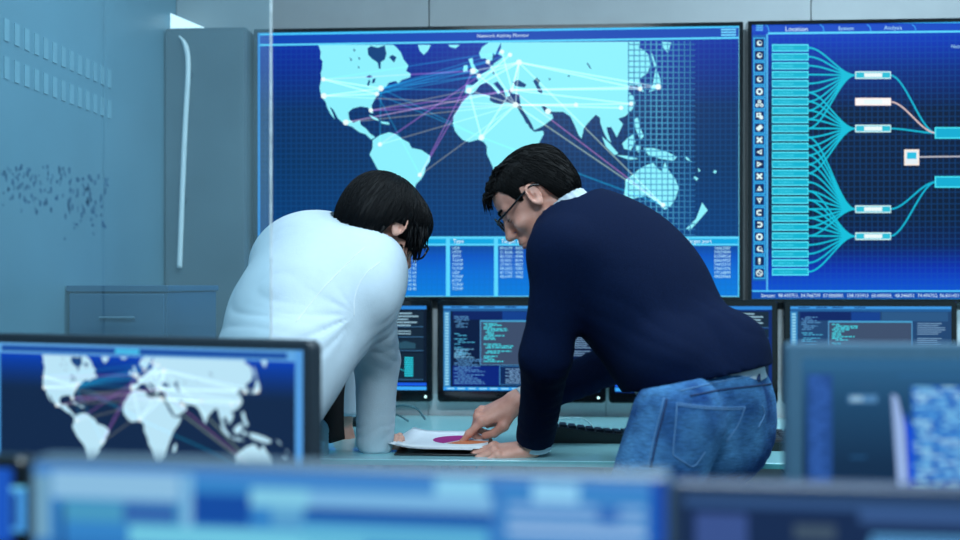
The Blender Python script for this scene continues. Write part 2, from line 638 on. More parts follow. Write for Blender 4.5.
LAND = [
    c5((62, 50), (70, 75), (68, 95), (76, 105), (75, 130), (70, 145), (72, 165), (66, 195), (72, 225), (86, 242), (92, 262), (104, 285),
       (118, 302), (112, 285), (100, 258), (112, 268), (128, 298), (150, 318), (175, 326), (200, 345), (222, 352), (240, 370), (254, 362),
       (235, 348), (222, 332), (205, 320), (202, 305), (180, 314), (166, 300), (163, 278), (178, 265), (205, 258), (230, 262), (238, 280),
       (246, 282), (242, 255), (252, 235), (264, 215), (276, 198), (292, 190), (300, 178), (322, 172), (332, 180), (345, 168), (372, 160),
       (374, 148), (358, 138), (366, 120), (350, 100), (340, 75), (325, 58), (315, 50)),
    c5((245, 372), (270, 355), (300, 345), (325, 352), (345, 368), (368, 380), (376, 398), (410, 405), (440, 425), (438, 445), (425, 462),
       (420, 485), (408, 505), (392, 520), (385, 545), (365, 565), (352, 600), (345, 640), (352, 668), (335, 660), (322, 620), (318, 560),
       (306, 520), (285, 495), (262, 470), (246, 440), (235, 420), (245, 398)),
    c5((398, 50), (442, 50), (432, 70), (418, 84), (404, 70)),
    c5((500, 50), (540, 50), (526, 62), (508, 58)),
    c5((232, 286), (260, 298), (268, 308), (246, 300)),
    c5((272, 308), (300, 312), (302, 320), (276, 316)),
    # Africa
    c6((96, 222), (120, 217), (150, 219), (168, 222), (168, 238), (184, 247), (210, 252), (220, 244), (252, 252), (262, 262), (272, 282),
       (288, 302), (302, 330), (318, 344), (348, 340), (350, 352), (335, 380), (312, 412), (300, 445), (290, 470), (280, 500), (268, 535),
       (248, 566), (222, 570), (210, 545), (196, 505), (182, 488), (178, 462), (168, 440), (158, 418), (158, 392), (148, 378), (128, 370),
       (98, 378), (78, 372), (62, 356), (50, 340), (44, 318), (46, 290), (60, 270), (74, 245)),
    c6((322, 470), (330, 482), (322, 512), (310, 520), (308, 496)),
    c6((96, 98), (110, 94), (112, 112), (120, 128), (132, 140), (118, 148), (100, 150), (110, 136), (103, 118)),
    c6((80, 120), (92, 118), (94, 138), (78, 142)),
    c6((132, 78), (142, 58), (165, 42), (206, 42), (196, 62), (186, 84), (178, 88), (176, 102), (162, 104), (154, 96), (138, 96)),
    # Eurasia
    c6((206, 42), (206, 60), (196, 82), (214, 90), (200, 100), (176, 118), (168, 132), (146, 146), (122, 158), (130, 172), (112, 186),
       (88, 186), (84, 212), (106, 217), (122, 204), (134, 186), (156, 176), (170, 184), (190, 208), (198, 218), (202, 206), (180, 180),
       (194, 174), (214, 198), (222, 226), (236, 222), (230, 205), (244, 194), (242, 214), (268, 218), (270, 240), (276, 264), (292, 288),
       (310, 318), (318, 338), (346, 325), (382, 298), (378, 284), (358, 282), (340, 256), (352, 256), (378, 276), (416, 276), (440, 292), (456, 325),
       (468, 355), (478, 366), (486, 330), (510, 302), (526, 286), (540, 296))
    + c7((104, 240), (112, 262), (122, 282), (132, 290), (122, 262), (120, 250), (132, 250), (146, 276), (152, 264), (162, 242), (150, 228),
         (168, 222), (186, 205), (194, 188), (188, 170), (174, 156), (180, 142), (200, 142), (206, 156), (216, 160), (210, 144), (205, 126),
         (226, 110), (232, 90), (228, 64), (214, 50), (202, 46), (206, 30)),
    c7((262, 30), (286, 32), (278, 60), (266, 46)),
    c7((246, 98), (256, 120), (260, 140), (246, 154), (228, 160), (238, 144), (242, 122)),
    c7((232, 56), (238, 62), (248, 92), (243, 96)),
    c7((190, 230), (200, 224), (206, 250), (216, 274), (206, 282), (195, 256)),
    c7((160, 292), (174, 278), (190, 268), (194, 288), (182, 310), (165, 306)),
    c7((108, 274), (128, 292), (150, 318), (140, 322), (118, 300)),
    c7((145, 322), (176, 324), (202, 332), (176, 334)),
    c7((195, 296), (208, 298), (206, 316), (196, 312)),
    c7((214, 304), (240, 304), (276, 314), (302, 326), (292, 337), (260, 332), (228, 322)),
    c7((168, 386), (190, 370), (206, 356), (222, 348), (240, 342), (250, 356), (262, 364), (270, 340), (280, 362), (296, 382), (306, 406),
       (298, 432), (286, 452), (270, 463), (256, 450), (240, 438), (224, 428), (200, 431), (176, 439), (165, 425), (168, 402)),
    c7((366, 444), (380, 464), (370, 476), (358, 490), (334, 516), (324, 512), (350, 486)),
    c7((398, 360), (404, 364), (400, 370), (394, 366)), c7((346, 376), (356, 382), (352, 388), (344, 382)),
    c7((355, 354), (361, 362), (357, 366)), c7((318, 320), (330, 330), (340, 340), (326, 334)),
]
WATER = [
    c5((228, 62), (240, 54), (262, 60), (286, 52), (292, 80), (286, 100), (273, 108), (272, 132), (266, 130), (262, 110), (244, 98), (230, 84)),
    c5((222, 158), (236, 152), (246, 158), (232, 162)), c5((246, 166), (256, 162), (252, 178), (242, 180)), c5((232, 168), (238, 172), (232, 190), (226, 186)),
    c5((300, 92), (312, 84), (326, 92), (318, 110)), c5((196, 90), (204, 96), (200, 102)), c5((180, 62), (188, 68), (182, 74)),
    c5((168, 92), (176, 100), (172, 106)), c5((196, 120), (202, 128), (196, 130)),
    c6((244, 176), (264, 168), (292, 184), (286, 194), (256, 190)),
    c6((314, 172), (326, 160), (338, 172), (332, 184), (346, 204), (344, 216), (330, 208), (324, 190)),
    c6((366, 162), (374, 164), (370, 172)), c6((494, 110), (500, 112), (512, 132), (504, 128)),
    c6((268, 268), (276, 276), (296, 312), (292, 318)), c6((430, 155), (438, 152), (436, 160)), c6((178, 76), (186, 84), (178, 130), (186, 150), (178, 148)),
]
HUBS = {'sea': (323.5, 79.5), 'la': (324, 96), 'mex': (346, 122.5), 'mia': (371, 110.5), 'ny': (381, 88.5), 'dc': (377, 94), 'bog': (380, 144.5), 'rio': (420, 175),
        'lon': (473, 71), 'mad': (469, 90.5), 'ber': (488, 62), 'par': (479, 76), 'mos': (519, 62.5), 'hel': (510, 55), 'ist': (512, 90), 'cai': (515.5, 105),
        'lag': (481.5, 137.5), 'dub': (548, 111.5), 'del': (576, 105), 'tok': (658, 87), 'seo': (640, 89), 'sha': (631, 104), 'hk': (621, 108), 'syd': (663, 205), 'sto': (502, 52)}
ROUTES = []


def rt(col, w, *pairs):
    for p in pairs:
        a, b = p.split('-')
        ROUTES.append((HUBS[a], HUBS[b], col, w))


rt((10, 84, 112), 1.5, 'ny-lon', 'ny-ber', 'ny-par', 'ny-mad', 'ny-lag', 'dc-lag', 'ny-hel', 'ny-bog', 'dc-rio', 'ny-sto', 'dc-lon', 'dc-par', 'sea-sto', 'dc-ber')
rt((104, 62, 124), 1.4, 'mia-cai', 'mia-ist', 'sea-lon', 'bog-par', 'rio-mad', 'rio-lon', 'mex-ist')
rt((96, 100, 84), 1.3, 'mia-mad', 'mex-cai', 'bog-cai', 'rio-cai', 'la-cai', 'mex-ist')
rt((130, 150, 150), 1.5, 'sea-ny', 'la-ny', 'la-dc', 'sea-dc', 'mos-cai', 'mos-lon', 'mos-mad', 'ist-mos', 'mos-seo', 'mos-tok', 'ist-sha', 'cai-hk', 'cai-del',
   'cai-sha', 'ist-seo', 'cai-lag', 'mos-par', 'mos-ist', 'hel-mad', 'ist-tok', 'mad-cai', 'lon-cai', 'ber-cai', 'lag-ist', 'lag-mad', 'sto-ist')
rt((130, 150, 130), 1.3, 'cai-syd', 'mos-syd')
rt((130, 80, 130), 1.3, 'ist-syd')
rt((0, 100, 130), 1.7, 'lag-syd')

LAND_C, WATER_C = (140, 240, 254), (0, 60, 122)


def draw_map(parent, to, land=LAND_C, water=WATER_C, hub=(235, 255, 255), dim=1.0, y=0.0, wide=1.0, grid=True):
    g = Gfx(to, y)
    for p in LAND:
        g.poly(p, land, 1)
    for p in WATER:
        g.poly(p, water, 2)
    g.build('world_map', parent)
    if grid:
        g = Gfx(to, y)
        xs = np.arange(628, 692, 5.6)
        for x in xs:
            e = 1 - abs(x - 656) / 62
            g.rect(x, 41, x + 1.0, 237, tuple(int(a + (b - a) * (0.15 + 0.5 * e)) for a, b in zip((6, 60, 130), (120, 230, 255))), 3)
        for yy in np.arange(44, 237, 5.6):
            for x in xs:
                e = max(0.0, 1 - abs(x - 656) / 56)
                g.rect(x, yy, x + 5.6, yy + 1.0, tuple(int(a + (b - a) * (0.1 + 0.5 * e)) for a, b in zip((6, 60, 130), (120, 230, 255))), 3)
        g.build('map_grid', parent)
    g = Gfx(to, y)
    for i, (a, b, c, w) in enumerate(ROUTES):
        g.line([a, b], w * wide, c, 4 + i * 0.2)
    g.build('network_lines', parent, 'glow')
    g = Gfx(to, y)
    for k, (x, yy) in HUBS.items():
        g.disc(x, yy, 2.9 if k in ('ny', 'la', 'mad', 'mos', 'tok', 'cai', 'lag', 'mex', 'dub', 'lon') else 2.2, hub, 20)
    g.build('hub_dots', parent)


# ------------------------------------------------------------------ wall screens
TV_V, TV_T = 0.055, 0.04


def wall_screen(name, label, u0, u1, z0, z1, stops, grid):
    """thin wall display; local x along the wall, z up from its lower edge, front face at y=0 of the screen"""
    t = thing(name, label, 'screen', W((u0 + u1) / 2, TV_V, z0), room_rot, 'large wall screens')
    w, h = (u1 - u0), z1 - z0
    b = 0.012
    m = MB()
    for a in ((-w / 2, w / 2, 0, b), (-w / 2, w / 2, h - b, h), (-w / 2, -w / 2 + b, b, h - b), (w / 2 - b, w / 2, b, h - b)):
        m.box(a[0], a[1], -0.004, TV_T, a[2], a[3])
    m.box(-w / 2 + b, w / 2 - b, 0.004, TV_T, b, h - b)
    m.build('housing', M['gloss'], t)
    MB().box(-0.2, 0.2, TV_T, TV_V, h * 0.3, h * 0.7).build('wall_bracket', M['darkgrey'], t)
    mt = screen_mat(name + '_picture', stops, grid, (20, 100, 180), 0.22, h)
    s = MB().box(-w / 2 + b, w / 2 - b, 0, 0.004, b, h - b).build('screen', mt, t)
    cast = caster(t.location, EX)
    return t, s, cast


Z0, Z1 = 1.118, 1.989
tv, scr, cast = wall_screen('wall_screen', 'large wall screen showing a glowing world map behind the two men', -0.7245, 0.827, Z0, Z1,
                            [(0.0, (0, 130, 225)), (0.10, (0, 110, 215)), (0.16, (0, 84, 196)), (0.22, (0, 58, 118)), (0.5, (0, 46, 94)),
                             (0.70, (0, 42, 98)), (0.84, (0, 36, 140)), (0.92, (0, 38, 158)), (1.0, (0, 60, 180))], 0.0168)
LB = (90, 215, 255)


def yt(x):
    """drift of the wall screen's horizontals across the photograph, upper edge"""
    return 30 - 8 * (x - 256) / 487


g = Gfx(lambda x, y: cast(x, y + (yt(x) - 30 + 4) * max(0, min(1, (285 - y) / 259))))
g.rect(258.5, 31, 739, 40.5, (0, 66, 178), 1)
g.rect(258.5, 29.4, 739, 31.6, (70, 200, 255), 2)
g.rect(258.5, 40.5, 739, 42.4, (90, 215, 255), 2)
g.text('Network Activity Monitor', 477, 37.2, 3.4, (215, 245, 255), 3)
for k in range(3):
    g.rect(721, 32.4 + 2.7 * k, 736, 34 + 2.7 * k, (110, 215, 255), 3)
g.build('header_bar', scr)
g = Gfx(cast)
g.rect(258, 32, 260, 298, (40, 150, 235), 2)
g.rect(738.6, 26, 740.8, 294, (120, 215, 245), 2)
g.rect(258, 296, 741, 298.4, (120, 225, 255), 3)
# address tables along the lower edge
for x0, x1 in ((262, 318), (320, 374), (376, 446), (450, 494), (498, 560), (562, 622), (625, 680), (683, 738)):
    g.rect(x0 - 2, 236.5, x1 + 2, 238.8, LB, 3)
    g.rect(x0 - 2, 238.8, x1 + 2, 243.8, (0, 165, 225), 2)
    g.rect(x0 - 2, 243.8, x1 + 2, 245.6, LB, 3)
    g.rect(x0 - 2.4, 237, x0, 297, LB, 4)
    g.rect(x1, 237, x1 + 2.4, 297, LB, 4)
g.text('Type', 453, 242.9, 3.8, (235, 255, 255), 5)
g.text('Target address', 501, 242.9, 3.8, (235, 255, 255), 5)
g.text('Source address', 380, 242.9, 3.8, (235, 255, 255), 5)
g.text('Target port', 686, 242.9, 3.8, (235, 255, 255), 5)
for r_ in range(11):
    yy = 249.5 + 4.05 * r_
    g.text('%05d. %02d %02d' % tuple(int(x) for x in rng.integers(10, 99, 3)), 396, yy, 2.7, (190, 245, 255), 5)
    g.text(random.choice(['TCP/IP', 'HTTP', 'UDP', 'SMTP']), 452, yy, 2.7, (190, 245, 255), 5)
    if r_ < 8:
        g.text('%d.%d%d : %d%d' % tuple(int(x) for x in rng.integers(10, 99, 5)), 500, yy, 2.7, (190, 245, 255), 5)
        g.text('%d%d%d%d' % tuple(int(x) for x in rng.integers(10, 99, 4)), 714, yy, 2.9, (190, 245, 255), 5)
        g.text('%d%d%d%d' % tuple(int(x) for x in rng.integers(10, 99, 4)), 640, yy, 2.9, (190, 245, 255), 5)
g.build('data_table', scr)
draw_map(scr, cast)

UR0 = 0.842
tv2, scr2, cast2 = wall_screen('wall_screen', 'large wall screen at right showing a cyan node diagram', UR0, UR0 + 1.553, Z0 - 0.006, Z1 + 0.002,
                               [(0.0, (0, 96, 214)), (0.07, (0, 70, 200)), (0.12, (0, 44, 176)), (0.2, (0, 24, 84)), (0.3, (0, 18, 50)),
                                (0.68, (0, 18, 54)), (0.82, (0, 38, 128)), (0.93, (0, 52, 186)), (1.0, (0, 60, 196))], 0.0180)
g = Gfx(cast2)
g.rect(752, 21.5, 1010, 23.2, (60, 180, 245), 2)
g.rect(752, 24, 1010, 32, (6, 70, 196), 1)
g.line([(768, 33.4), (1010, 31)], 2.0, (90, 215, 255), 3)
for xs in (768, 823, 870, 915):
    g.line([(xs - 2, 24.5), (xs - 8 if xs == 768 else xs + 4, 32)] if False else [(xs - 3, 24.5), (xs, 27), (xs + 1, 32)], 1.0, (50, 160, 240), 3)
g.text('Location', 785, 31.2, 4.6, (215, 245, 255), 4)
g.text('System', 838, 30.2, 3.9, (170, 225, 255), 4)
g.text('Analysis', 884, 29.6, 3.9, (170, 225, 255), 4)
g.text('Networks', 951, 48, 3.4, (170, 225, 255), 4)
for k in range(3):
    g.rect(756, 25 + 2.2 * k, 763, 26.2 + 2.2 * k, (90, 190, 250), 3)
g.build('header_bar', scr2)
g = Gfx(cast2)
# icon column
g.rect(752.5, 35, 766, 281, (12, 92, 178), 1)
g.rect(766.2, 34, 768.0, 292, (80, 180, 240), 2)
IC = (225, 252, 255)
for k in range(20):
    y0 = 38.2 + 12.1 * k
    if y0 > 276:
        break
    g.frame(753.5, y0 - 0.6, 765.3, y0 + 10.6, 0.8, (60, 190, 240), 2)
    g.rect(755.2, y0 + 1.0, 763.6, y0 + 9.0, (2, 26, 74), 2)
    cx, cy = 759.4, y0 + 5
    kind = (0, 0, 0, 0, 1, 2, 3, 4, 5, 6, 7, 5, 8, 9, 10, 11, 1, 12, 13, 14)[k]
    if kind in (0, 12):
        g.disc(cx, cy, 2.6, IC, 3)
        g.disc(cx + 0.6, cy - 0.4, 1.5, (2, 60, 120), 4)
        if kind == 12:
            g.line([(cx + 1, cy + 1), (cx + 3.4, cy + 3)], 1.3, IC, 4)
    elif kind in (1, 14):
        g.disc(cx, cy, 3.4, IC, 3)
        g.disc(cx, cy, 1.6 if kind == 1 else 2.4, (2, 40, 96), 4)
        if kind == 14:
            g.line([(cx - 1.5, cy - 1.5), (cx + 1.5, cy + 1.5)], 1, IC, 5)
    elif kind == 2:
        for a, b in ((0, -2), (-2.2, 1.6), (2.2, 1.6)):
            g.disc(cx + a, cy + b, 1.8, IC, 3)
            g.disc(cx + a, cy + b, 0.7, (2, 40, 96), 4)
    elif kind == 3:
        g.rect(cx - 3, cy - 3, cx + 1.5, cy + 1.5, IC, 3)
        g.disc(cx + 1.6, cy + 1.6, 2.1, IC, 4)
        g.rect(cx - 1.6, cy - 1.6, cx, cy, (2, 40, 96), 5)
    elif kind == 4:
        g.line([(cx - 2.4, cy + 2), (cx + 2.4, cy - 2)], 4.2, IC, 3)
    elif kind == 5:
        g.line([(cx - 2.6, cy - 2.6), (cx + 2.6, cy + 2.6)], 2, IC, 3)
        g.line([(cx - 2.6, cy + 2.6), (cx + 2.6, cy - 2.6)], 2, IC, 4)
    elif kind in (6, 7, 8, 9):
        d = {6: (-1, 0), 7: (1, 0), 8: (0, -1), 9: (0, 1)}[kind]
        e = (-d[1], d[0])
        g.poly([(cx + d[0] * 3, cy + d[1] * 3), (cx - d[0] * 2.4 + e[0] * 2.8, cy - d[1] * 2.4 + e[1] * 2.8), (cx - d[0] * 2.4 - e[0] * 2.8, cy - d[1] * 2.4 - e[1] * 2.8)], IC, 3)
        g.disc(cx - d[0] * .6, cy - d[1] * .6, 0.8, (2, 40, 96), 4)
    elif kind in (10, 11):
        sg = -1 if kind == 10 else 1
        g.line([(cx + 2 * sg * -1, cy - 2), (cx + 1.5 * sg, cy - 2), (cx + 2.6 * sg, cy), (cx + 1.5 * sg, cy + 2), (cx - 2 * sg, cy + 2)], 1.6, IC, 3)
    elif kind == 13:
        g.rect(cx - 1.1, cy - 3, cx + 1.1, cy + 1.2, IC, 3)
        g.disc(cx, cy + 2.5, 0.9, IC, 3)
g.build('icon_column', scr2)
g = Gfx(cast2)
CY, CB = (8, 190, 220), (90, 235, 255)
rows = []
for k in range(26):
    y0 = 44.3 + 8.96 * k
    if y0 > 271:
        break
    rows.append(y0 + 3.5)
    g.rect(772, y0, 808.5, y0 + 7.2, CB, 3)
    g.rect(772.8, y0 + 1.1, 807.7, y0 + 6.1, (6, 176, 206), 4)
    g.text('%d%d%d' % tuple(int(x) for x in rng.integers(100, 999, 3)), 778, y0 + 4.9, 2.4, (70, 214, 236), 5)
g.build('address_bars', scr2)
g = Gfx(cast2)


def scurve(a, b, w, col, layer):
    pts = []
    for i in range(15):
        t = i / 14
        e = t * t * (3 - 2 * t)
        pts.append((a[0] + (b[0] - a[0]) * t, a[1] + (b[1] - a[1]) * e))
    g.line(pts, w, col, layer)


NODES = [(75.2, range(0, 10)), (128.6, range(5, 15)), (209.2, range(10, 22)), (236.2, range(16, 26))]
ly = 6
for ny, rr in NODES:
    for k in rr:
        if k < len(rows):
            scurve((808.5, rows[k]), (855, ny), 1.7, (10, 190, 218), ly)
            ly += 0.05
for a, b in (((890, 75.2), (936, 133)), ((890, 128.6), (936, 133)), ((890, 209.2), (936, 182)), ((890, 236.2), (936, 182))):
    scurve(a, b, 1.8, (10, 178, 210), 9)
scurve((890, 101.8), (936, 133), 1.6, (215, 190, 190), 10)
g.line([(918, 157), (1000, 156)], 1.4, (190, 190, 200), 10)
g.build('link_lines', scr2)
g = Gfx(cast2)
for ny, col, inn in ((75.2, (200, 240, 245), (40, 190, 215)), (101.8, (255, 240, 235), (250, 250, 250)), (128.6, (200, 240, 245), (40, 190, 215)),
                     (209.2, (200, 240, 245), (40, 190, 215)), (236.2, (200, 240, 245), (40, 190, 215))):
    g.rect(855, ny - 3.8, 890.8, ny + 3.8, col, 12)
    g.rect(856, ny - 2.6, 890, ny + 2.6, inn, 13)
    g.rect(864, ny - 2.0, 882, ny + 2.0, (235, 250, 250), 14)
for ny in (133, 182):
    g.rect(934.5, ny - 5.8, 1000, ny + 5.8, (70, 225, 245), 12)
    g.rect(936, ny - 4.4, 999, ny + 4.4, (10, 172, 210), 13)
g.rect(904, 149.5, 919, 165.5, (250, 235, 225), 12)
g.rect(905.6, 151, 917.4, 164, (230, 240, 245), 13)
g.rect(906.8, 152.4, 916.2, 159, (40, 190, 225), 14)
g.build('node_boxes', scr2)
g = Gfx(cast2)
g.rect(752, 290.3, 1010, 291.8, (80, 200, 250), 3)
g.rect(752, 291.8, 1010, 298.6, (0, 74, 176), 2)
g.rect(752, 298.6, 1010, 300.6, (40, 160, 240), 3)
g.text('Stream:  98.435751, 34.768739  57.000000,  108.133413  60.000000,  48.346051  74.476752, 56.831431  45.626676, 168.947569', 761, 297.1, 3.3, (215, 245, 255), 5)
g.build('ticker_bar', scr2)


# ------------------------------------------------------------------ monitors
def monitor(label, loc, rz, w, h, bez=0.012, bottom_bez=None, stops=None, bezm='gloss', group=None, stand=0.0, corner=0.012, grid=None, power=True,
            depth=0.03, name='monitor', arm=0.0):
    """desk display; origin at the middle of the housing's lower edge (or of its stand's foot), front at y=0"""
    t = thing(name, label, 'monitor', loc, rz, group)
    bb = bottom_bez if bottom_bez is not None else bez
    z = stand
    m = MB()
    m.rbox(-w / 2, w / 2, 0.0, depth, z, z + h, corner, 5, 0.003)
    m.build('housing', M[bezm], t)
    sm = screen_mat('monitor_picture', stops, grid, (30, 90, 150), 0.25, 1.0)
    s = MB().box(-w / 2 + bez, w / 2 - bez, -0.0012, 0.0005, z + bb, z + h - bez).build('screen', sm, t)
    if power:
        MB().tube([(w / 2 - 0.022, -0.0015, z + bb * 0.5), (w / 2 - 0.022, 0.001, z + bb * 0.5)], 0.0042, 12).build('power_button', M['led'], t)
    if stand:
        MB().rbox(-0.035, 0.035, depth, depth + 0.018, 0.012, z + h * 0.55, 0.004, 3, 0.002).build('stand_neck', M['darkgrey'], t)
        MB().box(-0.12, 0.12, -0.05, 0.15, 0.0, 0.012, 0.004).build('stand_base', M['darkgrey'], t)
    if arm:
        MB().rbox(-0.06, 0.06, depth, depth + arm, z + h * 0.35, z + h * 0.7, 0.006, 3, 0.002).build('wall_arm', M['darkgrey'], t)
    x0, x1, z0_, z1_ = -w / 2 + bez, w / 2 - bez, z + bb, z + h - bez
    to = lambda u, v: (x0 + (x1 - x0) * u, z1_ - (z1_ - z0_) * v)      # u right, v down, both 0..1
    return t, s, to


def code_block(g, u, v, n, w, col, lh=0.018, th=0.009, layer=3, ind=0.012):
    for i in range(n):
        if random.random() < 0.12:
            continue
        a = u + ind * random.choice((0, 0, 1, 2))
        b = a + w * (0.25 + 0.75 * random.random())
        x = a
        while x < b:
            l = 0.012 + 0.03 * random.random()
            g.rect(x, v + i * lh, min(x + l, b), v + i * lh + th, col, layer)
            x += l + 0.006


def code_screen(s, to):
    g = Gfx(to, -0.0012)
    g.rect(0, 0, 1, 0.03, (60, 150, 225), 1)
    for u in (0.05, 0.16, 0.26, 0.4):
        g.rect(u, 0.008, u + 0.07, 0.02, (6, 60, 130), 2)
    g.rect(0.0, 0.03, 1.0, 0.06, (30, 90, 150), 1)
    g.rect(0.0, 0.06, 0.045, 0.95, (50, 130, 190), 1)
    for k in range(26):
        g.rect(0.01, 0.08 + 0.033 * k, 0.034, 0.10 + 0.033 * k, (150, 215, 240), 2)
    g.rect(0.0, 0.945, 1.0, 0.985, (40, 150, 235), 1)
    for k in range(14):
        g.rect(0.02 + 0.07 * k, 0.956, 0.07 + 0.07 * k, 0.972, (150, 220, 250), 2)
    g.build('tool_bars', s)
    g = Gfx(to, -0.0012)
    g.rect(0.06, 0.06, 0.50, 0.16, (4, 30, 96), 1)
    g.rect(0.38, 0.065, 0.56, 0.17, (12, 60, 140), 2)
    g.rect(0.57, 0.065, 0.98, 0.17, (40, 84, 130), 2)
    g.rect(0.06, 0.70, 0.36, 0.93, (2, 30, 120), 1)
    g.frame(0.36, 0.70, 0.99, 0.92, 0.006, (60, 130, 190), 2)
    g.rect(0.366, 0.706, 0.984, 0.914, (6, 34, 84), 1)
    g.rect(0.24, 0.18, 0.76, 0.685, (60, 76, 104), 3)
    g.frame(0.236, 0.165, 0.76, 0.69, 0.006, (80, 150, 200), 4)
    g.rect(0.236, 0.165, 0.76, 0.185, (70, 160, 205), 4)
    g.build('window_panes', s)
    g = Gfx(to, -0.0012)
    code_block(g, 0.07, 0.12, 8, 0.14, (90, 150, 200), 0.02)
    code_block(g, 0.07, 0.30, 14, 0.12, (80, 180, 220), 0.02)
    code_block(g, 0.07, 0.50, 8, 0.13, (110, 170, 210), 0.014, 0.010)
    code_block(g, 0.07, 0.62, 15, 0.2, (90, 150, 205), 0.02)
    code_block(g, 0.26, 0.20, 23, 0.17, (70, 215, 232), 0.02, 0.012, 5)
    code_block(g, 0.40, 0.73, 9, 0.26, (130, 175, 215), 0.02)
    for a, b, n in ((0.79, 0.19, 6), (0.79, 0.36, 6), (0.79, 0.52, 3)):
        for k in range(n):
            g.rect(a, b + 0.024 * k, a + 0.19 * (0.6 + 0.4 * random.random()), b + 0.024 * k + 0.008, (130, 170, 205), 3)
    g.build('code_lines', s)


def stats_screen(s, to):
    g = Gfx(to, -0.0012)
    g.rect(0, 0, 1, 0.04, (40, 130, 215), 1)
    g.rect(0.0, 0.90, 1, 0.935, (20, 90, 230), 1)
    g.rect(0.0, 0.945, 1, 0.985, (60, 170, 250), 1)
    g.build('tool_bars', s)
    g = Gfx(to, -0.0012)
    for v0, v1 in ((0.06, 0.24), (0.26, 0.36), (0.38, 0.52), (0.55, 0.86)):
        for u0, u1 in ((0.02, 0.34), (0.36, 0.60), (0.62, 0.98)):
            g.rect(u0, v0, u1, v1, (16, 34, 52), 1)
            g.rect(u0, v1, u1, v1 + 0.008, (60, 110, 150), 2)
    g.build('window_panes', s)
    g = Gfx(to, -0.0012)
    for u0 in (0.04, 0.38, 0.66):
        for k in range(5):
            g.rect(u0, 0.08 + 0.035 * k, u0 + 0.22 + 0.07 * random.random(), 0.095 + 0.035 * k, (150, 190, 210), 3)
        for k in range(2):
            g.rect(u0, 0.29 + 0.03 * k, u0 + 0.24, 0.302 + 0.03 * k, (150, 190, 210), 3)
        g.poly([(u0, 0.50), (u0, 0.45), (u0 + 0.07, 0.43), (u0 + 0.12, 0.47), (u0 + 0.2, 0.41), (u0 + 0.27, 0.44), (u0 + 0.27, 0.50)], (40, 80, 100), 3)
        for k in range(9):
            for q in (0.0, 0.20):
                g.rect(u0 + q, 0.60 + 0.026 * k, u0 + q + 0.055, 0.618 + 0.026 * k, (40, 200, 220), 3)
        g.disc(u0 + 0.13, 0.71, 0.032, (40, 170, 190), 3, ry=0.04)
        g.disc(u0 + 0.13, 0.71, 0.02, (10, 30, 46), 4, ry=0.025)
        g.line([(u0 + 0.06, 0.66), (u0 + 0.13, 0.71)], 0.008, (40, 170, 190), 3)
        g.line([(u0 + 0.2, 0.76), (u0 + 0.13, 0.71)], 0.008, (40, 170, 190), 3)
    g.build('data_graphs', s)


DARKS = [(0.0, (4, 22, 60)), (1.0, (4, 22, 60))]
BACK_GROUP = 'monitors in a row along the back wall'
MV, MZ, MW, MH = 0.08, 0.797, 0.502, 0.323


def u_at(px, v):
    kx = (px - 480) / FPX
    return (kx * (WALL_D - v * math.cos(WALL_A)) + v * math.sin(WALL_A)) / (math.cos(WALL_A) + kx * math.sin(WALL_A))


back_specs = [
    (265, 432.5, 'black monitor with graphs, behind the man in the white shirt', stats_screen, [(0, (8, 20, 40)), (1, (8, 20, 40))]),
    (437.5, 605.5, 'black monitor with blue program code, between the two men', code_screen, DARKS),
    (609, 778, 'black monitor with dark graphs, mostly hidden behind the man in navy', stats_screen, [(0, (6, 40, 120)), (1, (10, 26, 46))]),
    (784, 957.5, 'black monitor with grey code windows under the node diagram screen', code_screen, [(0, (30, 66, 110)), (1, (30, 66, 110))]),
]
for pa, pb, lab, draw, st in back_specs:
    ua, ub = u_at(pa, MV), u_at(pb, MV)
    t, s, to = monitor(lab, W((ua + ub) / 2, MV, MZ), room_rot, ub - ua, MH, 0.019, 0.034, st, 'gloss', BACK_GROUP, arm=MV - 0.03 - 0.022)
    draw(s, to)

# ------------------------------------------------------------------ back desk
DZ = 0.75
DV0, DV1 = 0.03, 0.895
U0D, U1D = -0.70, 1.9
dk = thing('desk', 'long desk with a pale teal glass top along the back wall', 'desk', W((U0D + U1D) / 2, 0, 0), room_rot)
wD = U1D - U0D
MB().box(-wD / 2, wD / 2, -DV1, -DV0, DZ - 0.012, DZ, 0.004).build('glass_top', M['desk'], dk)
MB().box(-wD / 2, wD / 2, -DV1 - 0.004, -DV1, DZ - 0.013, DZ - 0.0015).build('front_edge', M['deskedge'], dk)
for du in (-0.352, -0.312, -0.205, -0.168, -0.06, 0.04):
    x = du - (U0D + U1D) / 2 + 0.13
    MB().rbox(x - 0.009, x + 0.009, -DV1 + 0.08, -DV1 + 0.11, 0.0, DZ - 0.012, 0.003, 2, 0.001).build('leg', M['steel'], dk)
for x in (-wD / 2 + 0.05, wD / 2 - 0.05):
    for yy in (-DV1 + 0.06, -DV0 - 0.06):
        MB().rbox(x - 0.02, x + 0.02, yy - 0.02, yy + 0.02, 0.0, DZ - 0.012, 0.004, 2, 0.001).build('leg', M['steel'], dk)
MB().box(-wD / 2 + 0.08, wD / 2 - 0.08, -0.34, -0.31, DZ - 0.07, DZ - 0.014).build('cross_rail', M['steel'], dk)

for ua, ub in ((U0D, -0.166), (-0.164, 0.402), (0.404, 1.1), (1.102, U1D)):
    wbox(ua, ub, 0.001, 0.021, DZ - 0.06, 1.09).build('lit_strip_panel', M['board'], wb)  # wall strip painted lighter in place of brighter light there

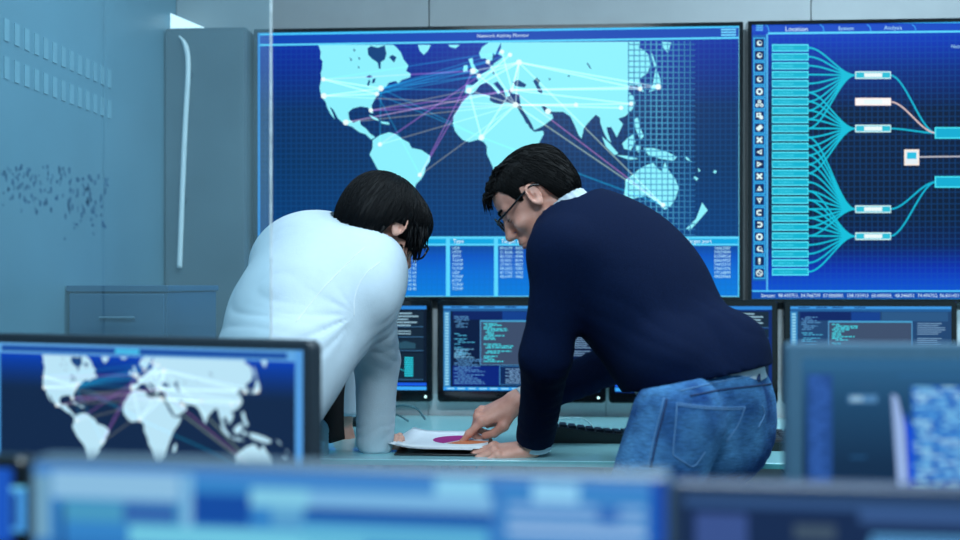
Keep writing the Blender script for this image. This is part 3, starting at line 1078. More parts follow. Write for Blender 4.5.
# computer tower under the desk
pc = thing('computer_tower', 'dark grey computer tower standing under the desk between the men', 'computer', W(0.245, 0.66, 0), room_rot)
MB().rbox(-0.115, 0.115, -0.2, 0.2, 0.015, 0.70, 0.006, 3, 0.003).build('case', M['darkgrey'], pc)
MB().box(-0.1, 0.1, -0.206, -0.2, 0.06, 0.66, 0.003).build('front_grille', M['black'], pc)
for sx in (-0.09, 0.09):
    for sy in (-0.17, 0.17):
        MB().box(sx - 0.012, sx + 0.012, sy - 0.012, sy + 0.012, 0, 0.015).build('foot', M['black'], pc)

# ------------------------------------------------------------------ left side: shade cabinet, low cabinet, highlight tube, glowing wedge
tc_ = thing('shade_cabinet', 'tall dark grey cabinet shape standing in for the shaded wall left of the map screen', 'cabinet', W(-0.866, 0.003, 0), room_rot)  # dark shape added where the wall is only in shade
MB().box(-0.129, 0.129, -0.10, 0.0, 0.06, 1.985, 0.004).build('body', M['cabinet'], tc_)
MB().box(-0.12, 0.12, -0.095, -0.005, 0.0, 0.06).build('plinth', M['black'], tc_)  # base of the shaded wall stand-in
for a, b in ((-0.127, 0.127),):
    d_ = MB().box(a, b, -0.114, -0.10, 0.075, 1.97, 0.003).build('shade_cabinet_door', M['cabinet'], tc_)
    MB().tube([(0.10, -0.126, 1.02), (0.10, -0.126, 1.12)], 0.005, 8).build('handle', M['steel'], d_)  # added to the shaded wall stand-in
lp = thing('light_patch_wedge', 'small glowing wedge standing in for a bright ceiling light patch', 'lamp', W(-0.832, 0.06, 1.985), room_rot)  # glowing wedge shaped to stand for a ceiling light patch
MB().add([(-0.155, -0.03, 0.0), (-0.035, -0.03, 0.0), (-0.155, -0.03, 0.052), (-0.155, 0.03, 0.0), (-0.035, 0.03, 0.0), (-0.155, 0.03, 0.052)],
         [(0, 1, 2), (3, 5, 4), (0, 3, 4, 1), (1, 4, 5, 2), (0, 2, 5, 3)]).build('diffuser', M['lamp'], lp)  # glowing face standing in for the ceiling light patch
MB().box(-0.155, -0.035, 0.03, 0.04, 0.0, 0.008).build('light_patch_back', M['midgrey'], lp)
tp = [V(179, 36, 3.351), V(184, 42, 3.351), V(187.5, 54, 3.351), V(188, 75, 3.35), V(186, 110, 3.35), V(184, 150, 3.35), V(182, 200, 3.35), V(180.5, 240, 3.35), V(179.5, 268, 3.35)]
tinv = Matrix.Rotation(-room_rot, 3, 'Z')
tp = [tinv @ (p - tc_.location) for p in tp]
highlight_obj = MB().tube(bez(tp, 8), [0.003 + 0.0055 * min(1, i / 12) for i in range(65)], 12).build('highlight_tube', M['highlight'], tc_, True)  # pale tube added as the bright edge highlight
for k in (3, 6):
    q = tp[k]
    MB().box(q.x - 0.012, q.x + 0.012, q.y, q.y + 0.012, q.z - 0.008, q.z + 0.008).build('clip', M['midgrey'], highlight_obj)

sb = thing('low_cabinet', 'slate blue low cabinet behind the glass, in front of the shaded wall stand-in', 'cabinet', W(-0.865, 0.60, 0), room_rot)
MB().box(-0.125, 0.125, -0.20, 0.2, 0.05, 1.15, 0.004).build('body', M['cabinet2'], sb)
MB().box(-0.131, 0.131, -0.21, 0.205, 1.15, 1.166, 0.003).build('top', M['cabinet2'], sb)
MB().box(-0.115, 0.115, -0.19, 0.19, 0.0, 0.05).build('plinth', M['black'], sb)
for z0, z1 in ((0.06, 0.42), (0.425, 0.785), (0.79, 1.145)):
    dd = MB().box(-0.122, 0.122, -0.212, -0.2, z0, z1, 0.003).build('drawer', M['cabinet2'], sb)
    MB().tube([(-0.04, -0.222, z1 - 0.06), (0.05, -0.222, z1 - 0.06)], 0.004, 8).build('handle', M['steel'], dd)

# pale strips and small specks standing in for reflections at left
vt = thing('reflection_streaks', 'two rows of pale upright strips standing in for reflections on the left wall', 'painted reflection', W(U_L, 1.1, 1.6), room_rot)
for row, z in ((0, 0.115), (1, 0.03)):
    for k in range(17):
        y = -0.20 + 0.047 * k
        MB().box(0.0, 0.0025, y, y + 0.022, z, z + 0.05).build('streak', M['reflection_streak'], vt)

GY = 1.985
gx0, gx1 = -1.08, (270.3 - 480) / FPX * GY
gp = thing('glass_partition', 'clear glass partition with a bright painted edge glint at left', 'glass partition', ((gx0 + gx1) / 2, GY, 0))
gw = gx1 - gx0
for a, b in ((-gw / 2, (103.5 - 480) / FPX * GY - (gx0 + gx1) / 2 - 0.001), ((103.5 - 480) / FPX * GY - (gx0 + gx1) / 2 + 0.001, gw / 2)):
    mesh('pane', [(a, 0, 0.01), (b, 0, 0.01), (b, 0, 2.59), (a, 0, 2.59)], [(0, 1, 2, 3)], M['glass'], gp)
MB().box(gw / 2, gw / 2 + 0.0030, -0.004, 0.004, 0.01, 2.59).build('glint_edge', M['glassedge'], gp)
MB().box(-gw / 2, gw / 2, -0.012, 0.012, 0.0, 0.012).build('floor_channel', M['alu'], gp)
gk = Gfx(None)
pts = []
mk = MB()
cx_ = (gx0 + gx1) / 2
for i in range(170):
    px = random.uniform(2, 108)
    py = 166 + abs(random.gauss(0, 1)) * 28 + (10 if px > 70 else 0)
    if py > 246 or random.random() < 0.1:
        continue
    p = V(px, py, GY)
    w_, h_ = random.uniform(0.0006, 0.0018), random.uniform(0.002, 0.006)
    dx = random.uniform(-0.001, 0.001)
    mk.add([(p.x - cx_ - w_, -0.0007, p.z - h_), (p.x - cx_ + w_, -0.0007, p.z - h_), (p.x - cx_ + w_ + dx, -0.0007, p.z + h_), (p.x - cx_ - w_ + dx, -0.0007, p.z + h_)], [(0, 1, 2, 3)])
o = mk.build('reflection_specks', M['speck'], gp)  # blue specks stand in for reflections on the glass
o['kind'] = 'stuff'


# ------------------------------------------------------------------ things on the back desk
def on_desk(px, py):
    """point of the desk top seen at the pixel"""
    d = (EYE - DZ) * FPX / (py - HOR)
    return V(px, py, d)


# clipboard and papers
cbp = Vector((-0.088, 2.735, DZ))
cb = thing('clipboard', 'dark clipboard lying under the printed sheets on the glass desk', 'clipboard', cbp, R(-4))
MB().box(-0.112, 0.105, -0.155, 0.15, 0.0005, 0.005, 0.002).build('board', M['black'], cb)
MB().rbox(-0.05, 0.05, 0.12, 0.145, 0.005, 0.014, 0.004, 3, 0.002).build('clip', M['alu'], cb)


def sheet(dx, dy, rz, z, label, curl):
    t = thing('paper_sheet', label, 'paper', (cbp.x + dx, cbp.y + dy, DZ + z), rz, 'printed sheets on the clipboard')
    n = 8
    v, f = [], []
    for lay in (0.0, -0.0004):
        for j in range(n + 1):
            for i in range(n + 1):
                x, y = -0.105 + 0.21 * i / n, -0.1485 + 0.297 * j / n
                c = curl * max(0.0, (-x - 0.02) / 0.085) ** 2
                v.append((x, y, c + lay))
    m_ = (n + 1) ** 2
    for j in range(n):
        for i in range(n):
            a = j * (n + 1) + i
            f.append((a, a + 1, a + n + 2, a + n + 1))
            f.append((m_ + a, m_ + a + n + 1, m_ + a + n + 2, m_ + a + 1))
    for k in range(n):
        for a, b in ((k, k + 1), ((n) * (n + 1) + k + 1, n * (n + 1) + k), ((k + 1) * (n + 1), k * (n + 1)), (k * (n + 1) + n, (k + 1) * (n + 1) + n)):
            f.append((b, a, m_ + a, m_ + b))
    s = mesh('page', v, f, M['paper'], t, True)
    return t


sheet(-0.012, 0.012, R(-9), 0.0150, 'lower printed sheet fanned out at left under the chart page', 0.012)
sheet(-0.004, 0.016, R(-5), 0.0162, 'middle printed sheet between the chart page and the lower sheet', 0.010)
top = sheet(0.006, 0.02, R(-2), 0.0175, 'top printed sheet with a magenta and orange pie chart under his finger', 0.004)


def wedge(cx, cy, r, a0, a1, z, m, name):
    n = 14
    v = [(cx, cy, z), (cx, cy, z - 0.0003)]
    for k in range(n + 1):
        a = R(a0 + (a1 - a0) * k / n)
        v += [(cx + r * math.cos(a), cy + r * math.sin(a), z), (cx + r * math.cos(a), cy + r * math.sin(a), z - 0.0003)]
    f = []
    for k in range(n):
        f.append((0, 2 + 2 * k, 4 + 2 * k))
        f.append((2 + 2 * k, 3 + 2 * k, 5 + 2 * k, 4 + 2 * k))
    mesh(name, v, f, m, top)


wedge(0.036, -0.02, 0.075, 60, 235, 0.0007, M['magenta'], 'chart_wedge')
wedge(0.042, -0.024, 0.07, 235, 340, 0.0007, M['orange'], 'chart_wedge')


def keyboard(label, loc, rz, w, d, wave, nkx, nky, group='black keyboards on the back desk'):
    t = thing('keyboard', label, 'keyboard', loc, rz, group)
    nx, ny = 24, 6
    hh = lambda x, y: 0.022 + (0.016 if wave else 0) + wave * (0.5 - 0.5 * math.cos(2 * math.pi * (x / w + 0.5))) * -0.6 + wave * 0.9 * max(0, -(x / w)) + (0.010 if not wave else -0.014) * (y / d + 0.5)
    v, f = [], []
    for j in range(ny + 1):
        for i in range(nx + 1):
            x, y = -w / 2 + w * i / nx, -d / 2 + d * j / ny
            v.append((x, y, hh(x, y)))
    n0 = len(v)
    for j in range(ny + 1):
        for i in range(nx + 1):
            x, y = -w / 2 + w * i / nx, -d / 2 + d * j / ny
            v.append((x * 0.99, y * 0.985, 0.0))
    for j in range(ny):
        for i in range(nx):
            a = j * (nx + 1) + i
            f.append((a, a + 1, a + nx + 2, a + nx + 1))
            f.append((n0 + a, n0 + a + nx + 1, n0 + a + nx + 2, n0 + a + 1))
    for i in range(nx):
        a, b = i, ny * (nx + 1) + i
        f.append((a + 1, a, n0 + a, n0 + a + 1))
        f.append((b, b + 1, n0 + b + 1, n0 + b))
    for j in range(ny):
        a, b = j * (nx + 1), j * (nx + 1) + nx
        f.append((a, a + nx + 1, n0 + a + nx + 1, n0 + a))
        f.append((b + nx + 1, b, n0 + b, n0 + b + nx + 1))
    mesh('body', v, f, M['black'], t, False)
    k = MB()
    kw, kd = (w - 0.03) / nkx, (d - 0.03) / nky
    for j in range(nky):
        for i in range(nkx):
            x, y = -w / 2 + 0.015 + kw * (i + 0.5), -d / 2 + 0.02 + kd * (j + 0.5)
            z = hh(x, y)
            a, b = kw * 0.43, kd * 0.42
            k.add([(x - a, y - b, z), (x + a, y - b, z), (x + a, y + b, z), (x - a, y + b, z),
                   (x - a * .8, y - b * .75, z + 0.007), (x + a * .8, y - b * .75, z + 0.007), (x + a * .8, y + b * .75, z + 0.007), (x - a * .8, y + b * .75, z + 0.007)],
                  [(4, 5, 6, 7), (0, 1, 5, 4), (1, 2, 6, 5), (2, 3, 7, 6), (3, 0, 4, 7)])
    o = k.build('keys', M['darkgrey'], t)
    o['kind'] = 'stuff'
    return t


keyboard('large black curved keyboard on the desk right of the navy sleeve', (0.37, 2.87, DZ), room_rot, 0.44, 0.17, 0.022, 17, 6)
keyboard('black keyboard on the desk at right, behind the dark monitor', (0.95, 2.72, DZ), room_rot, 0.44, 0.15, 0.0, 17, 6)


def cable(label, pts, r, m, n=10):
    p0 = Vector(pts[0])
    o = MB().tube([p - p0 for p in bez(pts, n)], r, 8).build('cable', M[m], None, True, p0)
    return tag(o, label, 'cable', 'cables on and under the back desk')


cable('grey green cable looping from the left monitor down to the desk, upper one', [V(391, 407, 3.24), V(405, 405.5, 3.2), V(417, 409, 3.18), V(425, 419, 3.12)], 0.0035, 'cable')
cable('grey green cable lying lower, near the white shirt sleeve', [V(392, 413, 3.22), V(400, 416, 3.2), V(408, 421, 3.1)], 0.0030, 'cable')
cable('short dark cable dropping from the code monitor beside the pointing hand', [V(494, 402.5, 3.23), V(499, 406, 3.2), V(505, 412, 3.2), V(512, 419.5, 3.15)], 0.0028, 'black')
cable('pale thin cable arcing behind the large curved keyboard', [V(541, 419, 3.1), V(562, 418.6, 3.1), V(580, 418, 3.14), V(587, 421, 3.12), V(592, 425.6, 3.02)], 0.0026, 'cablew')
for a, b, lab in (((444, 462), (455, 480), 'thin dark cable slanting under the desk at the clipboard, left of three'), ((455, 461), (467, 480), 'thin dark cable slanting under the desk at the clipboard, middle of three'),
                  ((470, 461), (486, 480), 'thin dark cable slanting under the desk at the clipboard, right of three'), ((781, 468), (790, 482), 'thin dark cable slanting under the desk below the right keyboard')):
    A_, B_ = V(*a, 3.0), V(*b, 3.0)
    A_.z = min(A_.z, DZ - 0.02)
    cable(lab, [A_, (A_ + B_) / 2 + Vector((0.004, 0, 0)), B_, B_ + Vector((0.05, 0.02, -0.25)), Vector((B_.x + 0.1, 3.05, 0.004))], 0.003, 'cable')

# ribbed water bottle at the desk edge, left of the tie
bo = thing('water_bottle', 'clear ribbed plastic bottle on the desk beside the white shirt', 'bottle', V(317, 455, 2.605))
prof = [(0.030, 0.0), (0.034, 0.004), (0.034, 0.02)]
for k in range(5):
    z = 0.024 + 0.012 * k
    prof += [(0.0318, z), (0.0342, z + 0.006)]
prof += [(0.034, 0.088), (0.030, 0.104), (0.022, 0.116), (0.0135, 0.124), (0.0135, 0.130)]
prof = [(r * 0.86, z * 0.72) for r, z in prof]
MB().lathe(prof, 28).build('body', M['bottle'], bo, True)
MB().lathe([(0.0165, 0.090), (0.0165, 0.104), (0.015, 0.106)], 20).build('cap', M['white'], bo, True)
pcx = thing('speaker_box', 'small black box on the desk behind the white shirt sleeve', 'speaker', W(u_at(357, 0.30), 0.30, DZ), room_rot)
MB().rbox(-0.022, 0.022, -0.03, 0.03, 0.002, 0.062, 0.004, 3, 0.002).build('case', M['black'], pcx)
MB().tube([(0, -0.0335, 0.032), (0, -0.0295, 0.032)], 0.015, 16).build('grille', M['darkgrey'], pcx)
MB().box(-0.018, 0.018, -0.026, 0.026, 0.0, 0.002).build('foot', M['midgrey'], pcx)

# ------------------------------------------------------------------ front desk and its monitors
FZ = 0.64
fd = thing('desk', 'dark front desk under the foreground monitors', 'desk', (0.1, 1.2, 0))
MB().box(-1.0, 1.15, -0.72, 0.68, FZ - 0.03, FZ, 0.006).build('top', M['darkgrey'], fd)
for x in (-0.94, 1.09):
    for y in (-0.66, 0.62):
        MB().rbox(x - 0.025, x + 0.025, y - 0.025, y + 0.025, 0, FZ - 0.03, 0.005, 2, 0.002).build('leg', M['steel'], fd)

FG = 'monitors in the foreground'
# A: map monitor
cA = V(140, 336.7, 1.70)
wA, hA = 0.636, 0.37
rzA = R(-22)
t, s, to = monitor('monitor showing the world map, in front of the glass at left', (cA.x, cA.y, FZ), rzA, wA, hA, 0.015, 0.02,
                   [(0, (14, 36, 70)), (1, (14, 36, 70))], 'darkgrey', FG, stand=cA.z - FZ - hA, corner=0.014, power=False)


def toA(x, y):
    # wall-screen picture coordinates -> this screen
    return to((x - 258) / (741 - 258) + 0.042, 0.056 + (y - 45) / 270 * 0.86)


def toAf(u, v):
    return to(u, v)


g = Gfx(to, -0.0012)
for k in range(8):
    e = k / 7
    g.rect(0, 0.05 + 0.022 * k, 1, 0.05 + 0.022 * (k + 1), tuple(int(a + (b - a) * e) for a, b in zip((4, 62, 178), (14, 38, 76))), 0.5)
g.rect(0, 0, 1, 0.052, (96, 166, 226), 1)
g.rect(0.02, 0.012, 0.955, 0.042, (26, 78, 160), 2)
g.rect(0.42, 0.016, 0.50, 0.038, (70, 190, 235), 3)
g.rect(0, 0.052, 0.016, 1, (70, 146, 214), 2)
g.rect(0.978, 0, 1, 1, (84, 156, 224), 2)
g.build('window_frame', s)
draw_map(s, toA, (186, 228, 246), (24, 66, 124), (240, 252, 255), y=-0.0012, wide=1.0, grid=False)

# B: front centre monitor, very close and out of focus
cB = V(335, 466, 0.905)
t, s, to = monitor('nearest monitor along the lower edge, with blurred pale blue windows', (cB.x, cB.y, FZ), R(-9), 0.566, 0.335, 0.005, 0.012,
                   [(0, (30, 110, 180)), (0.8, (40, 120, 190)), (1, (50, 120, 200))], 'midgrey', FG, stand=cB.z - FZ - 0.335, corner=0.006, power=False)
g = Gfx(to, -0.0012)


def pB(x):
    return (x - 32) / (668 - 32)


def vB(y, x=350):
    return (y - (459 + 17 * (x - 30) / 640)) / 372


def rB(x0, y0, x1, y1, c, l=1):
    xm = (x0 + x1) / 2
    g.rect(pB(x0), max(0, vB(y0, xm)), pB(x1), vB(y1, xm), c, l)


rB(32, 440, 668, 900, (50, 128, 196), 0)
rB(32, 455, 668, 478, (72, 134, 204), 1)
rB(32, 470, 50, 700, (110, 160, 190), 1)
rB(52, 468, 190, 496, (138, 188, 222), 2)
rB(62, 498, 190, 520, (70, 150, 190), 2)
rB(60, 500, 66, 700, (30, 70, 130), 3)
rB(130, 500, 186, 520, (50, 100, 170), 3)
rB(192, 470, 204, 530, (120, 180, 220), 2)
rB(204, 490, 264, 521, (14, 72, 158), 3)
rB(264, 484, 324, 503, (126, 198, 226), 3)
rB(286, 503, 318, 522, (90, 160, 205), 3)
rB(136, 525, 380, 545, (110, 196, 222), 3)
rB(324, 488, 506, 505, (118, 178, 222), 3)
rB(320, 506, 506, 516, (10, 64, 150), 4)
rB(506, 480, 514, 600, (60, 120, 190), 4)
rB(318, 522, 500, 540, (88, 172, 210), 3)
rB(450, 474, 500, 490, (134, 204, 236), 4)
rB(544, 478, 588, 496, (140, 204, 240), 4)
rB(520, 498, 650, 505, (120, 165, 215), 3)
rB(520, 510, 650, 517, (130, 172, 218), 3)
rB(520, 522, 650, 530, (150, 186, 226), 3)
rB(605, 500, 625, 515, (40, 100, 180), 5)
rB(655, 466, 668, 900, (10, 66, 168), 5)
rB(32, 545, 660, 800, (40, 110, 180), 2)
for k in range(12):
    rB(70, 556 + 18 * k, 480, 564 + 18 * k, (110, 180, 215), 3)
g.build('window_panes', s)

# C: front right monitor
cC = V(980, 490, 0.93)
t, s, to = monitor('dark monitor at the lower right corner, nearest on that side', (cC.x + 0.0, cC.y, FZ), R(-8), 0.535, 0.325, 0.012, 0.012,
                   [(0, (14, 34, 72)), (1, (16, 38, 78))], 'bluedark', FG, stand=cC.z - FZ - 0.325, corner=0.008, power=False)
g = Gfx(to, -0.0012)
g.rect(0.0, 0.0, 1, 0.03, (46, 78, 126), 1)
g.rect(0.02, 0.05, 0.11, 0.9, (54, 78, 138), 2)
g.rect(0.19, 0.075, 0.26, 0.12, (60, 78, 96), 2)
g.rect(0.30, 0.03, 0.52, 0.065, (52, 84, 136), 2)
for k in range(16):
    g.rect(0.32 - 0.004 * k, 0.10 + 0.022 * k, 0.8, 0.115 + 0.022 * k, (90, 160, 215), 2)
g.build('window_panes', s)

# D: right middle monitor
cD = V(998, 344, 1.33)
wD_ = 0.54
t, s, to = monitor('dark monitor with a bright text window, at right in front of the man in navy', (cD.x + 0.0, cD.y, FZ), R(-4), 0.52, 0.33, 0.019, 0.02,
                   [(0.14, (14, 38, 66)), (0.30, (16, 44, 74)), (0.38, (28, 70, 106)), (0.44, (46, 100, 142))], 'bluegrey', FG, stand=cD.z - FZ - 0.33, corner=0.008, power=False)
pD = caster((cD.x, cD.y, FZ), (math.cos(R(-4)), math.sin(R(-4)), 0))
g = Gfx(pD, -0.0012)
g.rect(801, 366, 1180, 367.4, (52, 106, 150), 1)
g.rect(898, 374, 1180, 378, (40, 92, 136), 1)
for k in range(28):
    for q in range(3):
        a = 808 + random.uniform(0, 14)
        g.rect(a, 376 + 4.6 * k, a + random.uniform(3, 9), 378.6 + 4.6 * k, (50, 96, 176), 2)
g.rect(807, 374, 832, 510, (34, 74, 140), 1)
g.rect(848, 395, 877, 402.5, (80, 132, 180), 2)
g.rect(850, 396.5, 862, 401, (150, 190, 216), 3)
g.rect(858, 384, 876, 387, (40, 82, 120), 2)
g.rect(850, 456, 866, 458, (34, 84, 130), 2)
g.build('side_panel', s)
g = Gfx(pD, -0.0012)
g.poly([(891, 394), (897, 396), (904, 425), (909, 500), (898, 500), (894, 440)], (150, 178, 226), 3)
g.poly([(903, 410), (912, 430), (914, 500), (909, 500), (906, 440)], (10, 70, 214), 3)
g.rect(911, 386, 1180, 500, (34, 96, 186), 2)
for k in range(36):
    yy = 387 + 3.1 * k
    x = 912 + random.uniform(0, 12)
    while x < 1150:
        l = random.uniform(4, 20)
        g.rect(x, yy, x + l, yy + 1.9, random.choice([(170, 226, 246), (130, 204, 240), (80, 160, 224)]), 4)
        x += l + random.uniform(1, 10)
g.build('text_window', s)

# E: left edge monitor
cE = V(-110, 455, 1.16)
t, s, to = monitor('monitor cut off at the lower left corner, left of the nearest one', (cE.x, cE.y, FZ), R(-6), 0.31, 0.24, 0.012, 0.012,
                   [(0, (8, 40, 120)), (0.9, (20, 80, 180)), (1, (40, 110, 210))], 'black', FG, stand=cE.z - FZ - 0.24, corner=0.012, power=False)
pE = caster((cE.x, cE.y, FZ), (math.cos(R(-6)), math.sin(R(-6)), 0))
g = Gfx(pE, -0.0012)
g.rect(-30, 468, 10, 540, (24, 84, 190), 1)
g.rect(11, 487, 27, 532, (70, 150, 220), 2)
g.rect(12, 493, 18, 527, (8, 44, 126), 3)
g.rect(11, 486, 27, 489.5, (110, 200, 240), 3)
g.build('window_panes', s)
# the same monitor's right side carries a little status strip



# ------------------------------------------------------------------ signed-distance modelling for the two men
class Field:
    def __init__(s, lo, hi, h):
        s.lo, s.h = np.array(lo, float), h
        n = np.ceil((np.array(hi, float) - s.lo) / h).astype(int) + 1
        s.n = n
        s.ax = [s.lo[i] + h * np.arange(n[i]) for i in range(3)]
        s.D = np.full(n, 0.5, np.float32)

    def grid(s, sl=(slice(None),) * 3):
        return np.meshgrid(s.ax[0][sl[0]], s.ax[1][sl[1]], s.ax[2][sl[2]], indexing='ij')

    def sl(s, lo, hi):
        out = []
        for i in range(3):
            a = max(0, int(math.floor((lo[i] - s.lo[i]) / s.h)))
            b = min(s.n[i], int(math.ceil((hi[i] - s.lo[i]) / s.h)) + 1)
            if b <= a:
                return None
            out.append(slice(a, b))
        return tuple(out)

    def put(s, fn, lo, hi, k=0.0, op='u'):
        m = k + 4 * s.h + 0.004
        sl = s.sl([x - m for x in lo], [x + m for x in hi])
        if sl is None:
            return s
        X, Y, Z = s.grid(sl)
        d = fn(X, Y, Z).astype(np.float32)
        a = s.D[sl]
        if op == 'u':
            if k > 0:
                t = np.clip(0.5 + 0.5 * (a - d) / k, 0, 1)
                s.D[sl] = a + (d - a) * t - k * t * (1 - t)
            else:
                s.D[sl] = np.minimum(a, d)
        else:
            d = -d
            if k > 0:
                t = np.clip(0.5 - 0.5 * (a - d) / k, 0, 1)
                s.D[sl] = a + (d - a) * t + k * t * (1 - t)
            else:
                s.D[sl] = np.maximum(a, d)
        return s

    def cap(s, a, b, r1, r2=None, k=0.0, op='u'):
        a, b = np.array(a, float), np.array(b, float)
        r2 = r1 if r2 is None else r2
        ba = b - a
        L = max(1e-12, ba @ ba)
        rm = max(r1, r2)

        def fn(X, Y, Z):
            t = np.clip(((X - a[0]) * ba[0] + (Y - a[1]) * ba[1] + (Z - a[2]) * ba[2]) / L, 0, 1)
            return np.sqrt((X - a[0] - t * ba[0]) ** 2 + (Y - a[1] - t * ba[1]) ** 2 + (Z - a[2] - t * ba[2]) ** 2) - (r1 + (r2 - r1) * t)
        return s.put(fn, np.minimum(a, b) - rm, np.maximum(a, b) + rm, k, op)

    def chain(s, pts, rs, k=0.0, op='u'):
        for i in range(len(pts) - 1):
            s.cap(pts[i], pts[i + 1], rs[i], rs[i + 1], k, op)
        return s

    def ell(s, c, r, ax=None, k=0.0, op='u'):
        """ellipsoid with radii r along the three unit axes ax"""
        c = np.array(c, float)
        A = np.array(ax if ax is not None else np.eye(3), float)
        rm = max(r)

        def fn(X, Y, Z):
            dx, dy, dz = X - c[0], Y - c[1], Z - c[2]
            q = [A[i][0] * dx + A[i][1] * dy + A[i][2] * dz for i in range(3)]
            k0 = np.sqrt(sum((q[i] / r[i]) ** 2 for i in range(3)))
            k1 = np.sqrt(sum((q[i] / r[i] ** 2) ** 2 for i in range(3)))
            return k0 * (k0 - 1) / np.maximum(k1, 1e-6)
        return s.put(fn, c - rm, c + rm, k, op)

    def cut(s, p, n, k=0.0):
        """remove everything on the side n points to"""
        p, n = np.array(p, float), np.array(n, float)
        n = n / np.linalg.norm(n)
        X, Y, Z = s.grid()
        d = ((X - p[0]) * n[0] + (Y - p[1]) * n[1] + (Z - p[2]) * n[2]).astype(np.float32)
        if k > 0:
            t = np.clip(0.5 - 0.5 * (s.D - d) / k, 0, 1)
            s.D = s.D + (d - s.D) * t + k * t * (1 - t)
        else:
            s.D = np.maximum(s.D, d)
        return s

    def disp(s, fn):
        X, Y, Z = s.grid()
        s.D = s.D + fn(X, Y, Z).astype(np.float32)
        return s

    def polygonize(s):
        D = s.D
        I = D < 0
        nx, ny, nz = D.shape
        c = [(i, j, k) for i in (0, 1) for j in (0, 1) for k in (0, 1)]
        cnt = sum(I[i:nx - 1 + i, j:ny - 1 + j, k:nz - 1 + k].astype(np.int8) for i, j, k in c)
        mask = (cnt > 0) & (cnt < 8)
        idx = np.full(mask.shape, -1, np.int64)
        cells = np.argwhere(mask)
        idx[mask] = np.arange(len(cells))
        acc = np.zeros((len(cells), 3))
        num = np.zeros(len(cells))
        vals = {q: D[cells[:, 0] + q[0], cells[:, 1] + q[1], cells[:, 2] + q[2]] for q in c}
        for a in c:
            for ax in range(3):
                if a[ax] == 0:
                    b = list(a)
                    b[ax] = 1
                    b = tuple(b)
                    va, vb = vals[a], vals[b]
                    cr = (va < 0) != (vb < 0)
                    t = np.where(cr, va / np.where(cr, va - vb, 1), 0)
                    p = np.array(a, float)[None, :].repeat(len(cells), 0)
                    p[:, ax] = t
                    acc[cr] += p[cr]
                    num[cr] += 1
        V_ = s.lo + (cells + acc / num[:, None]) * s.h
        F = []
        for ax in range(3):
            o1, o2 = [(1, 2), (2, 0), (0, 1)][ax]
            sl0 = [slice(None)] * 3
            sl1 = [slice(None)] * 3
            sl0[ax] = slice(0, -1)
            sl1[ax] = slice(1, None)
            A_, B_ = I[tuple(sl0)], I[tuple(sl1)]
            e = np.argwhere(A_ != B_)
            e = e[(e[:, o1] > 0) & (e[:, o2] > 0) & (e[:, o1] < D.shape[o1] - 1) & (e[:, o2] < D.shape[o2] - 1)]
            flip = A_[e[:, 0], e[:, 1], e[:, 2]]

            def at(d1, d2):
                q = e.copy()
                q[:, o1] += d1
                q[:, o2] += d2
                return idx[q[:, 0], q[:, 1], q[:, 2]]
            quad = np.stack([at(-1, -1), at(0, -1), at(0, 0), at(-1, 0)], 1)
            quad[~flip] = quad[~flip][:, ::-1]
            F.append(quad)
        F = np.concatenate(F)
        F = F[(F >= 0).all(1)]
        return V_, F

    def mesh(s, name, m, parent, smooth_n=2):
        v, f = s.polygonize()
        return npmesh(name, v, f, m, parent, smooth_n)


def relax(v, f, n, lam=0.5):
    e = np.concatenate([f[:, [0, 1]], f[:, [1, 2]], f[:, [2, 3]], f[:, [3, 0]]])
    e = np.concatenate([e, e[:, ::-1]])
    deg = np.bincount(e[:, 0], minlength=len(v)).astype(float)
    deg[deg == 0] = 1
    for i in range(n):
        for l in (lam, -lam * 1.04):
            a = np.stack([np.bincount(e[:, 0], v[e[:, 1], k], len(v)) for k in range(3)], 1) / deg[:, None]
            v = v + (a - v) * l
    return v


def npmesh(name, v, f, m, parent, smooth_n=2):
    if smooth_n:
        v = relax(v, f, smooth_n)
    base = np.array(parent.location) if parent else np.zeros(3)
    me = bpy.data.meshes.new(name)
    me.from_pydata((v - base).tolist(), [], f.tolist())
    me.polygons.foreach_set('use_smooth', np.ones(len(f), bool))
    me.materials.append(m)
    o = bpy.data.objects.new(name, me)
    link(o, parent)
    return o


def join_vf(parts):
    n, V_, F_ = 0, [], []
    for v, f in parts:
        V_.append(v)
        F_.append(f + n)
        n += len(v)
    return np.concatenate(V_), np.concatenate(F_)


def nrm(v):
    v = np.array(v, float)
    return v / np.linalg.norm(v)


def A(v):
    return np.array(v, float)


def Vp(px, py, d):
    return np.array(V(px, py, d))


def wobble(seed, scale, n=7):
    """smooth pseudo random field made of a few waves"""
    r = np.random.default_rng(seed)
    ks = r.normal(size=(n, 3))
    ks = ks / np.linalg.norm(ks, axis=1)[:, None] * scale * r.uniform(0.6, 1.5, (n, 1))
    ph = r.uniform(0, 6.28, n)

    def f(X, Y, Z):
        return sum(np.sin(k[0] * X + k[1] * Y + k[2] * Z + p) for k, p in zip(ks, ph)) / n
    return f


def folds(axis, wave, amp, seed, center=None, rad=None, warp=0.5):
    """cloth creases running across axis, strongest round center"""
    ax = nrm(axis)
    w1 = wobble(seed, wave * 0.45)
    w2 = wobble(seed + 1, wave * 0.3)

    def f(X, Y, Z):
        t = ax[0] * X + ax[1] * Y + ax[2] * Z
        s = np.sin(wave * t + 3.2 * warp * w1(X, Y, Z) * 3)
        s = -np.abs(s) ** 0.7 * (0.55 + 1.2 * w2(X, Y, Z))
        if center is not None:
            d2 = (X - center[0]) ** 2 + (Y - center[1]) ** 2 + (Z - center[2]) ** 2
            s = s * np.exp(-d2 / rad ** 2)
        return s * amp
    return f


